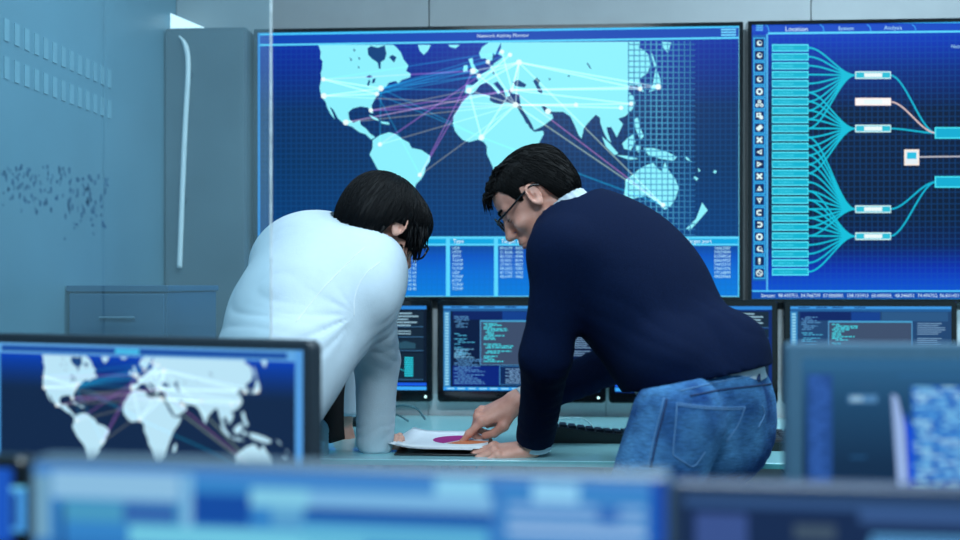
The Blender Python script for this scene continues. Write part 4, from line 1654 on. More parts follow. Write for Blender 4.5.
def folds_radial(c, n, amp, seed, rad, a0, a1, near=0.03):
    """creases fanning out from a point, as cloth pulled at an armpit"""
    w1, w2 = wobble(seed, 14), wobble(seed + 1, 20)

    def f(X, Y, Z):
        dx, dz = X - c[0], Z - c[2]
        d = np.sqrt(dx * dx + dz * dz + 1e-9)
        an = np.arctan2(dz, -dx)                     # 0 points left
        s = -np.abs(np.sin(n * an + 1.6 * w1(X, Y, Z))) ** 0.6 * (0.55 + 1.1 * w2(X, Y, Z))
        win = np.clip((an - a0) / 0.25, 0, 1) * np.clip((a1 - an) / 0.25, 0, 1)
        return amp * s * win * np.exp(-(d / rad) ** 2) * np.clip(d / near, 0, 1)
    return f


# --- hands ---------------------------------------------------------
HAND = {'index': ((0.090, 0.027, 0.004), (0.043, 0.026, 0.021), 0.0088), 'middle': ((0.094, 0.007, 0.007), (0.047, 0.030, 0.022), 0.0092),
        'ring': ((0.089, -0.012, 0.004), (0.043, 0.028, 0.021), 0.0086), 'pinky': ((0.081, -0.030, -0.002), (0.034, 0.021, 0.019), 0.0076)}


def hand_vf(wrist, fwd, dorsal, side, curls, thumb, arm_to, h=0.0021, scale=1.0, spread=(5, 0, -5, -12), nails=None):
    """palm, five bent fingers and the wrist as one surface. side +1: thumb at dorsal x forward. curls: per finger three bend angles."""
    X = nrm(fwd)
    Z = A(dorsal) - X * (A(dorsal) @ X)
    Z = nrm(Z)
    Y = np.cross(Z, X) * side
    w = A(wrist)
    P = lambda p: w + (X * p[0] + Y * p[1] + Z * p[2]) * scale
    arm = A(arm_to)
    pts = [P((0.2, 0, 0)), P((-0.02, 0, 0)), P((0.05, 0.09, 0)), P((0.05, -0.09, -0.05)), P((0.1, 0, -0.12)), P((0.1, 0, 0.06)), arm]
    lo, hi = np.min(pts, 0) - 0.02, np.max(pts, 0) + 0.02
    F = Field(lo, hi, h)
    S = scale
    # palm: metacarpals and heel pads
    for nme, y0 in (('index', 0.014), ('middle', 0.004), ('ring', -0.006), ('pinky', -0.015)):
        k = HAND[nme][0]
        F.cap(P((0.004, y0, 0.0)), P((k[0] - 0.004, k[1], k[2] - 0.005)), 0.0145 * S, 0.0105 * S, 0.012 * S)
    F.cap(P((0.02, -0.018, -0.010)), P((0.06, -0.024, -0.010)), 0.012 * S, 0.010 * S, 0.012 * S)
    F.cap(P((-0.01, 0.012, 0)), P((-0.01, -0.012, 0)), 0.0175 * S, 0.0175 * S, 0.012 * S)
    # forearm stub, flattened like a wrist
    for s_ in (0.010, -0.010):
        F.cap(P((0.0, s_, 0)), arm + Y * s_ * 1.1, 0.0185 * S, 0.026 * S, 0.012 * S)
    nail_list = []
    for (nme, (k, L, r)), c, sp in zip(HAND.items(), curls, spread):
        a = R(sp)
        d0 = A((math.cos(a), math.sin(a), 0))
        p = A(k)
        ang = 0.0
        jo = [p]
        for l, cc in zip(L, c):
            ang += R(cc)
            dl = A((d0[0] * math.cos(ang), d0[1] * math.cos(ang), -math.sin(ang)))
            p = p + dl * l
            jo.append(p)
        up = A((d0[0] * math.sin(ang), d0[1] * math.sin(ang), math.cos(ang)))
        rs = [r * 1.12, r, r * 0.92, r * 0.74]
        q = [P(x) for x in jo]
        F.cap(q[0], q[1], rs[0] * S, rs[1] * S, 0.007 * S)
        F.cap(q[1], q[2], rs[1] * S, rs[2] * S, 0.003 * S)
        F.cap(q[2], q[3], rs[2] * S, rs[3] * S, 0.003 * S)
        F.ell(P(jo[0] + A((0, 0, 0.003))), (r * 1.25 * S,) * 3, None, 0.006 * S)          # knuckle
        F.ell(P(jo[1] + up * 0.0008), (r * 1.06 * S,) * 3, None, 0.004 * S)
        nail_list.append((P(jo[3] - dl * 0.002 + up * r * 0.62), X * dl[0] + Y * dl[1] + Z * dl[2], X * up[0] + Y * up[1] + Z * up[2], r * 0.62 * S))
    t = [P(x) for x in thumb]
    tr = [0.0155, 0.0125, 0.0105, 0.0082]
    F.cap(t[0], t[1], tr[0] * S, tr[1] * S, 0.014 * S)
    F.cap(t[1], t[2], tr[1] * S, tr[2] * S, 0.004 * S)
    F.cap(t[2], t[3], tr[2] * S, tr[3] * S, 0.004 * S)
    F.cap(t[0], P((0.07, 0.022, -0.004)), 0.010 * S, 0.007 * S, 0.016 * S)               # web of the thumb
    td = nrm(t[3] - t[2])
    tu = nrm(np.cross(td, np.cross(Y + Z * 0.9, td)))
    nail_list.append((t[3] - td * 0.002 + tu * 0.0062 * S, td, tu, 0.0062 * S))
    v, f = F.polygonize()
    return relax(v, f, 1), f, nail_list


def nail_mesh(lst, parent):
    m = MB()
    base = Vector(parent.location)
    for c, d, u, r in lst:
        d, u = Vector(d).normalized(), Vector(u)
        u = (u - d * u.dot(d)).normalized()
        w = d.cross(u)
        c = Vector(c) - base
        v, n = [], 8
        ring = [(math.cos(2 * math.pi * k / n), math.sin(2 * math.pi * k / n)) for k in range(n)]
        v += [c + d * a * r * 1.15 + w * b * r * 0.85 - u * (0.0016 * b * b + 0.0006) for a, b in ring]
        v += [c + d * a * r * 0.7 + w * b * r * 0.55 + u * (0.0012 - 0.0006 * b * b) for a, b in ring]
        f = [tuple(range(n, 2 * n))] + [(k, (k + 1) % n, n + (k + 1) % n, n + k) for k in range(n)]
        m.add(v, f)
    o = m.build('fingernails', M['nail'], parent, True)
    o['kind'] = 'stuff'
    return o


# --- head ----------------------------------------------------------
class Head:
    def __init__(s, c, fwd, left, scale=1.0):
        s.c = A(c)
        s.X = nrm(fwd)
        l = A(left) - s.X * (A(left) @ s.X)
        s.Y = nrm(l)
        s.Z = np.cross(s.X, s.Y)
        s.S = scale

    def P(s, x, y, z):
        return s.c + (s.X * x + s.Y * y + s.Z * z) * s.S

    def ax(s):
        return np.array([s.X, s.Y, s.Z])

    def field(s, neck_to, h=0.0032, mouth=0.0):
        S = s.S
        pts = [s.P(x, y, z) for x in (-.13, .14) for y in (-.1, .1) for z in (-.13, .15)] + [A(neck_to)]
        F = Field(np.min(pts, 0) - 0.02, np.max(pts, 0) + 0.02, h)
        a = s.ax()
        E = lambda c, r, k=0.0, op='u', axx=None: F.ell(s.P(*c), [q * S for q in r], a if axx is None else axx, k * S, op)
        C = lambda p, q, r1, r2, k=0.0, op='u': F.cap(s.P(*p), s.P(*q), r1 * S, r2 * S, k * S, op)
        E((-0.012, 0, 0.045), (0.098, 0.075, 0.084))                    # cranium
        E((0.032, 0, 0.040), (0.060, 0.062, 0.058), 0.03)               # forehead
        E((0.040, 0, -0.028), (0.050, 0.055, 0.074), 0.03)              # face mass
        for y in (1, -1):
            C((0.000, 0.054 * y, -0.04), (0.020, 0.046 * y, -0.078), 0.017, 0.015, 0.02)     # jaw angle
            C((0.020, 0.046 * y, -0.078), (0.074, 0.014 * y, -0.104), 0.015, 0.012, 0.02)
            C((0.085, 0.010 * y, 0.030), (0.074, 0.046 * y, 0.030), 0.010, 0.009, 0.012)     # brow
            E((0.064, 0.046 * y, -0.022), (0.020, 0.018, 0.016), 0.018)                       # cheekbone
            E((0.098, 0.032 * y, 0.008), (0.018, 0.016, 0.013), 0.010, 'd')                   # eye socket
            E((0.0755, 0.031 * y, 0.008), (0.0145, 0.016, 0.0125), 0.004)                     # eye under lids
            E((0.101, 0.013 * y, -0.034), (0.010, 0.008, 0.007), 0.006)                       # nostril wing
        E((0.082, 0, -0.104), (0.016, 0.020, 0.015), 0.015)             # chin
        C((0.090, 0, 0.016), (0.113, 0, -0.026), 0.0075, 0.0105, 0.010)  # nose bridge to tip
        E((0.112, 0, -0.030), (0.011, 0.011, 0.009), 0.008)
        E((0.090, 0, -0.058), (0.014, 0.026, 0.016), 0.014)             # mouth mound
        E((0.0985, 0, -0.0585), (0.008, 0.021, 0.0052), 0.004)          # upper lip
        E((0.0965, 0, -0.0705), (0.0078, 0.018, 0.0058), 0.004)         # lower lip
        C((0.107, 0.018, -0.0645), (0.107, -0.018, -0.0645), 0.0028, 0.0028, 0.003, 'd')
        # neck
        E((0.083, 0, 0.0), (0.018, 0.0155, 0.032), 0.006)               # solid root of the nose
        F.cap(s.P(-0.034, 0.0, -0.05), A(neck_to), 0.052 * S, 0.062 * S, 0.03 * S)
        for y in (1, -1):
            t = R(12)
            ex = s.X * math.cos(t) - s.Z * math.sin(t) * 0.3
            ax2 = np.array([nrm(s.X * math.cos(t) + s.Y * y * 0.35), nrm(s.Y * y - s.X * 0.35), s.Z])
            ax2[2] = np.cross(ax2[0], ax2[1])
            F.ell(s.P(-0.002, 0.079 * y, 0.011), (0.0165 * S, 0.0075 * S, 0.029 * S), ax2, 0.004 * S)
            F.ell(s.P(0.003, 0.0885 * y, 0.014), (0.0095 * S, 0.0085 * S, 0.0175 * S), ax2, 0.002 * S, 'd')
            F.ell(s.P(0.001, 0.0825 * y, 0.017), (0.0035 * S, 0.004 * S, 0.012 * S), ax2, 0.003 * S)
            hel = []
            for k in range(11):
                t_ = R(-60 + 290 * k / 10)
                c_ = s.P(-0.002, 0.0835 * y, 0.011)
                hel.append(c_ + (ax2[0] * 0.0150 * math.cos(t_) + s.Z * 0.0275 * math.sin(t_)) * S)
            F.chain(hel, [0.0030 * S] * 11, 0.002)
            F.ell(s.P(-0.002, 0.0815 * y, -0.011), (0.008 * S, 0.006 * S, 0.011 * S), ax2, 0.004 * S)
            F.ell(s.P(0.010, 0.078 * y, 0.009), (0.004 * S, 0.006 * S, 0.008 * S), ax2, 0.004 * S)
        return F


def spectacles(H, parent, m, y_out=0.078):
    base = A(parent.location)
    P = lambda *p: Vector(H.P(*p) - base)
    fr = MB()
    for y in (1, -1):
        loop = []
        n = 28
        for k in range(n + 1):
            a = 2 * math.pi * k / n
            cx, sx = math.cos(a), math.sin(a)
            e = 0.55
            yy = math.copysign(abs(cx) ** e, cx) * 0.0265
            zz = math.copysign(abs(sx) ** e, sx) * 0.0185
            loop.append(P(0.1155 - 0.10 * abs(0.034 + yy) ** 1.0 * 0.6, y * (0.034 + yy), 0.006 + zz + 0.002))
        fr.tube(loop, 0.0026, 8, False)
        fr.tube(bez([P(0.112, y * 0.060, 0.014), P(0.104, y * 0.072, 0.016), P(0.07, y * y_out, 0.020), P(0.012, y * (y_out + 0.004), 0.030), P(-0.010, y * (y_out + 0.006), 0.032), P(-0.026, y * (y_out + 0.003), 0.022)], 6), 0.0026, 8)
    fr.tube(bez([P(0.1145, 0.0085, 0.012), P(0.118, 0, 0.016), P(0.1145, -0.0085, 0.012)], 5), 0.0024, 8)
    o = fr.build('spectacles', m, parent, True)
    for y in (1, -1):
        v = []
        n = 16
        for k in range(n):
            a = 2 * math.pi * k / n
            cx, sx = math.cos(a), math.sin(a)
            yy = math.copysign(abs(cx) ** .55, cx) * 0.026
            zz = math.copysign(abs(sx) ** .55, sx) * 0.018
            v.append(P(0.1153 - 0.06 * abs(0.034 + yy), y * (0.034 + yy), 0.008 + zz))
        mesh('lens', v, [tuple(range(n))], M['lens'], o)
    return o


def axes_from(up, lat):
    u = nrm(up)
    l = A(lat) - u * (A(lat) @ u)
    l = nrm(l)
    f = np.cross(l, u)
    return u, l, f


def ray_hit(bvh, px, py, off=0.0):
    d = Vector(((px - 480) / FPX, 1, (HOR - py) / FPX)).normalized()
    h = bvh.ray_cast(Vector((0, 0, EYE)), d)
    if h[0] is None:
        return None
    return h[0] + h[1] * off


def bvh_of(o):
    me = o.data
    vs = [o.matrix_world @ v.co + (o.parent.location if o.parent else Vector()) for v in me.vertices] if False else [v.co + (o.parent.location if o.parent else Vector()) for v in me.vertices]
    return BVHTree.FromPolygons(vs, [tuple(p.vertices) for p in me.polygons])


def stitch(o, lines, r, m, name, parent, n=14, off=0.0006):
    b = bvh_of(o)
    mb = MB()
    base = Vector(parent.location)
    if o.parent is not None and parent is o:
        base = Vector(o.parent.location)
    for ln in lines:
        dens = bez([Vector((x, y, 0)) for x, y in ln], n)
        pts = [ray_hit(b, p.x, p.y, off) for p in dens]
        run = []
        for p in pts + [None]:
            if p is None or (run and (p - run[-1]).length > 0.06):
                if len(run) > 2:
                    mb.tube([q - base for q in run], r, 6)
                run = []
            if p is not None:
                run.append(p)
    if mb.v:
        return mb.build(name, m, parent, True)


def silhouette(o, rows, tagname=''):
    pass


def strands(hair, H, n, L, r, m, seed, crown=(-0.03, 0, 0.13), down=0.3, lift=0.0006, sel=None):
    """fine tapered hairs combed over the hair's surface, away from the crown"""
    rr_ = random.Random(seed)
    me = hair.data
    base = Vector(hair.parent.location)
    cr = Vector(H.P(*crown)) - base
    dn = Vector(-H.Z)
    mb = MB()
    nv = len(me.vertices)
    bv = BVHTree.FromPolygons([v.co for v in me.vertices], [tuple(q.vertices) for q in me.polygons])
    for i in range(n):
        v = me.vertices[rr_.randrange(nv)]
        p, nn = v.co.copy(), v.normal.copy()
        if (p - (Vector(H.c) - base)).dot(nn) < 0:
            continue
        pts = [p + nn * lift]
        ok = True
        for s_ in range(3):
            d = (p - cr).normalized() + dn * down + Vector((rr_.uniform(-.12, .12), rr_.uniform(-.12, .12), rr_.uniform(-.12, .12)))
            d = (d - nn * d.dot(nn))
            if d.length < 1e-4:
                ok = False
                break
            q = p + d.normalized() * L / 3 * rr_.uniform(0.7, 1.2)
            h = bv.find_nearest(q)
            p, nn = h[0], h[1]
            if (p - q).length > L * 0.4:
                p = q
            pts.append(p + nn * lift * (1 + 0.8 * s_))
        if ok:
            mb.tube(pts, [r, r, r * 0.8, r * 0.15], 4, False)
    o = mb.build('hair_strands', m, hair, True)
    o['kind'] = 'stuff'
    return o


# ================================================================== man in navy, right
def man_navy():
    per = thing('person', 'man in navy sweater and blue jeans with glasses, bending over the desk and pointing', 'person', (0.45, 2.33, 0.0))
    C7 = Vp(575, 222, 2.50)
    PEL = Vp(712, 404, 2.34)
    SL, SR = Vp(562, 256, 2.345), Vp(622, 232, 2.68)
    u, l, f = axes_from(C7 - PEL, SL - SR)              # l points to his left (near side)
    if f @ A((-1, 0, 0)) < 0:
        f = -f
    ax = np.array([l, f, u])
    T = lambda a, b, c: PEL + (C7 - PEL) * c + l * a + f * b     # lateral, forward, fraction up the spine

    EL, WL = Vp(546, 356, 2.36), Vp(536, 446, 2.585)
    ER, WR = Vp(640, 352, 2.80), Vp(519, 404, 2.735)

    # ---------------- body surface
    def torso(F, g=0.0, k=0.05):
        F.ell(T(0, -0.005, 0.74), (0.178 + g, 0.122 + g, 0.19 + g), ax, k)
        F.ell(T(0, 0.0, 0.42), (0.158 + g, 0.116 + g, 0.19 + g), ax, k)
        F.ell(T(0, 0.0, 0.12), (0.160 + g, 0.118 + g, 0.16 + g), ax, k)
        F.cap(SL + (C7 - SL) * 0.08, C7 - u * 0.03, 0.060 + g, 0.056 + g, k)
        F.cap(SR + (C7 - SR) * 0.08, C7 - u * 0.03, 0.060 + g, 0.056 + g, k)

    hd = Head(Vp(540, 198, 2.44) + A((0.0, 0.075, 0.0)), (-0.78, 0.10, -0.62), (-0.10, -1, 0.0), 0.94)
    pu = nrm(A((-0.28, 0.02, 0.96)))
    pl = nrm(l - pu * (l @ pu))
    pf = np.cross(pl, pu)
    if pf @ A((-1, 0, 0)) < 0:
        pf = -pf
    pax = np.array([pl, pf, pu])
    HL, HR = Vp(678, 420, 2.19), Vp(716, 416, 2.375)
    KL, KR = Vp(610, 606, 2.16), Vp(692, 600, 2.36)
    AL, AR = Vp(640, 800, 2.22), Vp(742, 795, 2.34)
    AL[2], AR[2] = 0.085, 0.085

    FB = Field((-0.15, 2.05, 0.0), (0.85, 2.98, 1.45), 0.011)
    torso(FB, -0.022)
    FB.chain([SL, EL, WL], [0.044, 0.036, 0.024], 0.02)
    FB.chain([SR, ER, WR], [0.044, 0.036, 0.024], 0.02)
    FB.chain([HL, KL, AL], [0.060, 0.048, 0.034], 0.02)
    FB.chain([HR, KR, AR], [0.060, 0.048, 0.034], 0.02)
    FB.ell(PEL - pu * 0.03, (0.130, 0.085, 0.10), pax, 0.03)
    FB.cap(C7 - u * 0.05, C7 + u * 0.02, 0.056, 0.054, 0.03)
    v0, f0 = FB.polygonize()
    FH = hd.field(C7 - u * 0.02)
    vh, fh = FH.polygonize()
    vh = relax(vh, fh, 1)
    # left hand: flat on the table, fingers to the left and slightly bent
    vl, fl, nl = hand_vf(Vp(531, 452, 2.585) + A((0, 0, 0.010)), (-1.0, 0.05, -0.10), (-0.08, -0.15, 1), -1,
                         [(14, 24, 14), (16, 26, 14), (18, 28, 14), (20, 28, 14)],
                         [(0.012, 0.016, -0.008), (0.048, 0.044, -0.012), (0.078, 0.054, -0.014), (0.102, 0.054, -0.016)],
                         Vp(538, 425, 2.53), spread=(7, 1, -5, -12))
    # right hand: index finger pointing down at the chart
    vr, fr_, nr = hand_vf(Vp(514, 402, 2.735), (-0.913, 0.0, -0.407), (-0.38, -0.42, 0.82), 1,
                          [(22, 8, 4), (52, 62, 35), (58, 66, 35), (62, 66, 35)],
                          [(0.014, 0.018, -0.010), (0.046, 0.040, -0.026), (0.074, 0.038, -0.034), (0.098, 0.028, -0.036)],
                          Vp(530, 395, 2.74), scale=1.06, spread=(3, 0, -4, -8))
    v, ff = join_vf([(relax(v0, f0, 2), f0), (vh, fh), (vl, fl), (vr, fr_)])
    body = npmesh('body', v, ff, M['skin'], per, 0)
    nail_mesh(nl[:4] + nr, per)

    # ---------------- sweater
    FS = Field((-0.02, 2.02, 0.72), (0.80, 3.02, 1.44), 0.0058)
    torso(FS, 0.016, 0.055)
    FS.ell(Vp(728, 350, 2.33), (0.085, 0.115, 0.085), None, 0.06)         # small of the back
    FS.ell(T(-0.05, -0.02, 0.60), (0.16, 0.14, 0.20), ax, 0.06)          # loose cloth over the back
    FS.ell(Vp(668, 362, 2.28), (0.085, 0.10, 0.075), None, 0.05)         # cloth hanging from the belly
    FS.ell(PEL - pu * 0.03, (0.178, 0.130, 0.160), pax, 0.05)
    FS.ell(Vp(721, 390, 2.27), (0.090, 0.100, 0.098), pax, 0.05)
    FS.ell(Vp(730, 392, 2.38), (0.090, 0.095, 0.102), pax, 0.05)
    FS.chain([SL + A((0.004, 0, 0.0)), EL, WL + A((-0.002, 0, 0.012))], [0.067, 0.051, 0.045], 0.035)
    FS.chain([SR, ER, WR + (ER - WR) * 0.14], [0.068, 0.054, 0.043], 0.035)
    FS.cap(C7 - u * 0.06, C7 - u * 0.015, 0.078, 0.068, 0.04)
    FS.disp(folds(WL - EL, 88, 0.0042, 3, (EL + WL) / 2 - A((0, 0, 0.03)), 0.13))
    FS.disp(folds(SL - EL, 62, 0.004, 5, EL, 0.12))
    FS.disp(folds(WR - ER, 80, 0.004, 8, (ER + WR) / 2, 0.13))
    FS.disp(folds(nrm(A((0.6, 0.1, 0.8))), 62, 0.005, 11, Vp(610, 365, 2.3), 0.16))
    FS.disp(folds(nrm(A((0.2, 0.1, 1))), 50, 0.0045, 13, Vp(740, 345, 2.3), 0.13))
    wb_ = wobble(21, 16)
    FS.disp(lambda X, Y, Z: 0.003 * wb_(X, Y, Z))
    hem_p = Vp(706, 377, 2.30)
    hem_n = nrm(np.cross(Vp(772, 362, 2.4) - Vp(640, 391, 2.3), A((-0.10, 1, -0.10))))
    if hem_n[2] > 0:
        hem_n = -hem_n
    FS2 = np.copy(FS.D)
    # the hem plane cuts only the trunk, not the arms further left
    X, Y, Z = FS.grid()
    dpl = ((X - hem_p[0]) * hem_n[0] + (Y - hem_p[1]) * hem_n[1] + (Z - hem_p[2]) * hem_n[2]).astype(np.float32)
    trunk = X > Vp(618, 380, 2.4)[0]
    FS.D = np.where(trunk, np.maximum(FS.D, dpl), FS.D)
    # cuffs cut square, neck opening
    for Wp, Ep, off in ((WL, EL, 0.016), (WR, ER, 0.022)):
        n_ = nrm(Wp - Ep + (A((0, 0.0, -0.25)) if Ep is EL else 0))
        pt = Wp - n_ * off
        dd = ((X - pt[0]) * n_[0] + (Y - pt[1]) * n_[1] + (Z - pt[2]) * n_[2]).astype(np.float32)
        near = ((X - pt[0]) ** 2 + (Y - pt[1]) ** 2 + (Z - pt[2]) ** 2) < 0.11 ** 2
        FS.D = np.where(near, np.maximum(FS.D, dd), FS.D)
    ndir = nrm(A(hd.P(-0.03, 0, -0.05)) - (C7 - u * 0.03))
    npt = C7 + ndir * 0.012
    dd = ((X - npt[0]) * ndir[0] + (Y - npt[1]) * ndir[1] + (Z - npt[2]) * ndir[2]).astype(np.float32)
    near = ((X - npt[0]) ** 2 + (Y - npt[1]) ** 2 + (Z - npt[2]) ** 2) < 0.12 ** 2
    FS.D = np.where(near, np.maximum(FS.D, dd), FS.D)
    sw = FS.mesh('sweater', M['navy'], per, 2)

    # ---------------- shirt collar, cuffs, undershirt band
    FC = Field(C7 - 0.14, C7 + 0.14, 0.0032)
    e1, e2, _ = axes_from(ndir, l)[1], axes_from(ndir, l)[2], 0
    ring = []
    for k in range(25):
        a = 2 * math.pi * k / 24
        ring.append(C7 + ndir * (0.022 + 0.006 * math.cos(a)) + e1 * 0.060 * math.cos(a) + e2 * 0.064 * math.sin(a))
    for hgt in (0.0, 0.010, 0.020):
        FC.chain([q + ndir * hgt for q in ring], [0.0048] * 25, 0.004)
    FC.mesh('shirt_collar', M['shirt'], per, 1)
    for Wp, Ep, q in ((WL, EL, -0.012), (WR, ER, -0.020)):
        n_ = nrm(Wp - Ep + (A((0, 0.0, -0.25)) if Ep is EL else 0))
        c0 = Wp + n_ * q
        Fq = Field(c0 - 0.07, c0 + 0.07, 0.0028)
        Fq.cap(c0 - n_ * 0.03, c0 + n_ * 0.012, 0.039, 0.0395)
        Fq.cut(c0 + n_ * 0.013, n_)
        Fq.cut(c0 - n_ * 0.028, -n_)
        Fq.cap(c0 - n_ * 0.06, c0 + n_ * 0.06, 0.0345, 0.0345, 0, 'd')
        Fq.mesh('shirt_cuff', M['shirt'], per, 1)

    # ---------------- jeans
    FJ = Field((0.02, 1.90, 0.0), (0.82, 2.70, 1.06), 0.0062)
    FJ.ell(PEL - pu * 0.03, (0.168, 0.122, 0.15), pax, 0.05)
    FJ.ell(Vp(717, 394, 2.27), (0.080, 0.090, 0.088), pax, 0.05)       # seat, near side
    FJ.ell(Vp(727, 392, 2.38), (0.080, 0.083, 0.084), pax, 0.05)       # seat, far side
    FJ.chain([HL, KL, AL + A((0, 0, -0.03))], [0.098, 0.074, 0.062], 0.02)
    FJ.chain([HR, KR, AR + A((0, 0, -0.03))], [0.083, 0.068, 0.062], 0.002)
    FJ.disp(folds(nrm(A((0.5, 0.1, 0.85))), 70, 0.0055, 31, Vp(725, 440, 2.3), 0.15))
    FJ.disp(folds(nrm(A((-0.3, 0.1, 0.95))), 60, 0.0045, 35, Vp(660, 470, 2.25), 0.16))
    FJ.disp(folds(nrm(A((0.1, 0.1, 0.95))), 75, 0.005, 37, Vp(742, 470, 2.45), 0.10))
    wj = wobble(40, 26)
    FJ.disp(lambda X, Y, Z: 0.0022 * wj(X, Y, Z))
    FJ.cut(hem_p - hem_n * 0.006, -hem_n)
    FJ.cut((0, 0, 0.045), (0, 0, -1))
    jn = FJ.mesh('jeans', M['denim'], per, 2)
    FU = Field((0.25, 2.05, 0.75), (0.82, 2.75, 1.12), 0.006)
    FU.ell(PEL - pu * 0.03, (0.160, 0.114, 0.146), pax, 0.05)
    FU.ell(Vp(715, 392, 2.27), (0.078, 0.088, 0.086), pax, 0.05)
    FU.ell(Vp(726, 394, 2.38), (0.078, 0.083, 0.090), pax, 0.05)
    FU.ell(Vp(724, 356, 2.32), (0.078, 0.100, 0.085), None, 0.05)
    torso(FU, -0.004, 0.05)
    FU.cut(hem_p + hem_n * 0.03, hem_n)
    FU.cut(hem_p - hem_n * 0.06, -hem_n)
    FU.mesh('undershirt', M['shirt'], per, 1)

    st = [[(678, 403), (700, 406), (722, 407.5), (745, 407)], [(678, 405), (700, 408), (722, 409.5), (745, 409)],
          [(677, 403), (676, 420), (674, 440), (673, 455)], [(673, 455), (684, 462), (694, 466), (705, 452)],
          [(664, 398), (660, 415), (654, 438), (648, 466)], [(745, 407), (738, 425), (726, 442)],
          [(680, 391), (710, 384), (740, 378), (768, 374)], [(762, 405), (764, 415), (758, 428)]]
    stitch(jn, st, 0.0013, M['stitch'], 'stitching', per)
    stitch(jn, [[(667, 399), (663, 416), (657, 439), (651, 467)], [(690, 396), (715, 391), (745, 387), (771, 384)]], 0.0022, M['seam'], 'side_seam', per)
    stitch(jn, [[(756, 364), (757, 372), (757.5, 381)]], 0.0055, M['seam'], 'belt_loop', per, off=0.002)

    # ---------------- shoes
    for an in (AL, AR):
        Fo = Field(an + A((-0.26, -0.09, -0.10)), an + A((0.12, 0.09, 0.08)), 0.006)
        Fo.ell(an + A((-0.09, 0, -0.045)), (0.125, 0.045, 0.045), None, 0.02)
        Fo.ell(an + A((0.0, 0, -0.03)), (0.065, 0.042, 0.06), None, 0.03)
        Fo.cut((0, 0, 0.004), (0, 0, -1))
        Fo.mesh('shoe', M['leather'], per, 1)

    # ---------------- hair: short sides, longer top brushed forward
    FHh = Field(hd.c - 0.20, hd.c + 0.20, 0.0032)
    a = hd.ax()
    FHh.ell(hd.P(-0.014, 0, 0.048), (0.1020, 0.0780, 0.0815), a)
    FHh.ell(hd.P(0.030, 0, 0.066), (0.066, 0.062, 0.046), a, 0.015)
    FHh.ell(hd.P(0.068, 0, 0.078), (0.032, 0.046, 0.020), a, 0.015)
    FHh.ell(hd.P(-0.050, 0, 0.0), (0.066, 0.068, 0.062), a, 0.02)
    X, Y, Z = FHh.grid()
    q = np.stack([X - hd.c[0], Y - hd.c[1], Z - hd.c[2]], -1)
    lx, lyv, lz = (q @ hd.X), (q @ hd.Y), (q @ hd.Z)
    # hairline: low at the nape, round the ear, high over the forehead
    line = np.interp(lx, [-0.14, -0.085, -0.042, -0.026, -0.016, 0.016, 0.024, 0.036, 0.047, 0.060, 0.095, 0.14], [-0.056, -0.056, -0.034, 0.020, 0.036, 0.044, 0.014, 0.016, 0.050, 0.074, 0.078, 0.078])
    rf = wobble(50, 190, 9)
    FHh.D = np.maximum(FHh.D, (line - lz).astype(np.float32) * 0.8 + 0.003 * rf(X, Y, Z).astype(np.float32))
    str_ = wobble(51, 60, 7)
    FHh.D += (0.0016 * np.sin(260 * lyv + 4 * str_(X, Y, Z)) * np.clip((lz - 0.03) / 0.05, 0, 1)).astype(np.float32)
    hr = FHh.mesh('hair', M['hair'], per, 1)
    strands(hr, hd, 2200, 0.024, 0.0008, M['hair'], 3, (0.02, 0, 0.12), 0.2)
    tufts = MB()
    base = Vector(per.location)
    for i in range(230):
        t = random.random()
        y = random.uniform(-0.052, 0.052)
        x0 = random.uniform(-0.02, 0.085)
        z0 = 0.128 - 0.9 * max(0, x0 - 0.02) ** 1.15 - 3.5 * y * y + random.uniform(-0.004, 0.002)
        L = random.uniform(0.022, 0.042)
        a0 = Vector(hd.P(x0 - 0.01, y, z0 - 0.004)) - base
        a1 = Vector(hd.P(x0 + L * 0.55, y * 1.02 + random.uniform(-.004, .004), z0 + 0.003)) - base
        a2 = Vector(hd.P(x0 + L, y * 1.04 + random.uniform(-.008, .008), z0 - 0.010 - 0.25 * max(0, x0) + random.uniform(-.004, .004))) - base
        tufts.tube([a0, a1, a2], [0.0028, 0.0024, 0.0004], 5)
    o = tufts.build('fringe', M['hair'], hr, True)
    o['kind'] = 'stuff'
    # eyebrow, eye, lips, spectacles
    for y in (1, -1):
        pts = [hd.P(0.098, 0.014 * y, 0.028), hd.P(0.096, 0.030 * y, 0.034), hd.P(0.083, 0.047 * y, 0.033)]
        MB().tube([Vector(p) - base for p in bez(pts, 6)], [0.0022] + [0.0036] * 11 + [0.0014], 8).build('eyebrow', M['hair'], per, True)
        pts = [hd.P(0.0905, 0.020 * y, 0.004), hd.P(0.0915, 0.031 * y, 0.0025), hd.P(0.086, 0.043 * y, 0.004)]
        MB().tube([Vector(p) - base for p in bez(pts, 6)], 0.0013, 6).build('eyelash', M['hair'], per, True)
    Fl = Field(hd.P(0.095, 0, -0.065) - 0.04, hd.P(0.095, 0, -0.065) + 0.04, 0.002)
    Fl.ell(hd.P(0.0992, 0, -0.0588), (0.0080, 0.0195, 0.0046), a, 0.001)
    Fl.ell(hd.P(0.0972, 0, -0.0706), (0.0078, 0.017, 0.0050), a, 0.001)
    Fl.mesh('lips', M['lip'], per, 1)
    spectacles(hd, per, M['frame'])
    return per


man_navy()


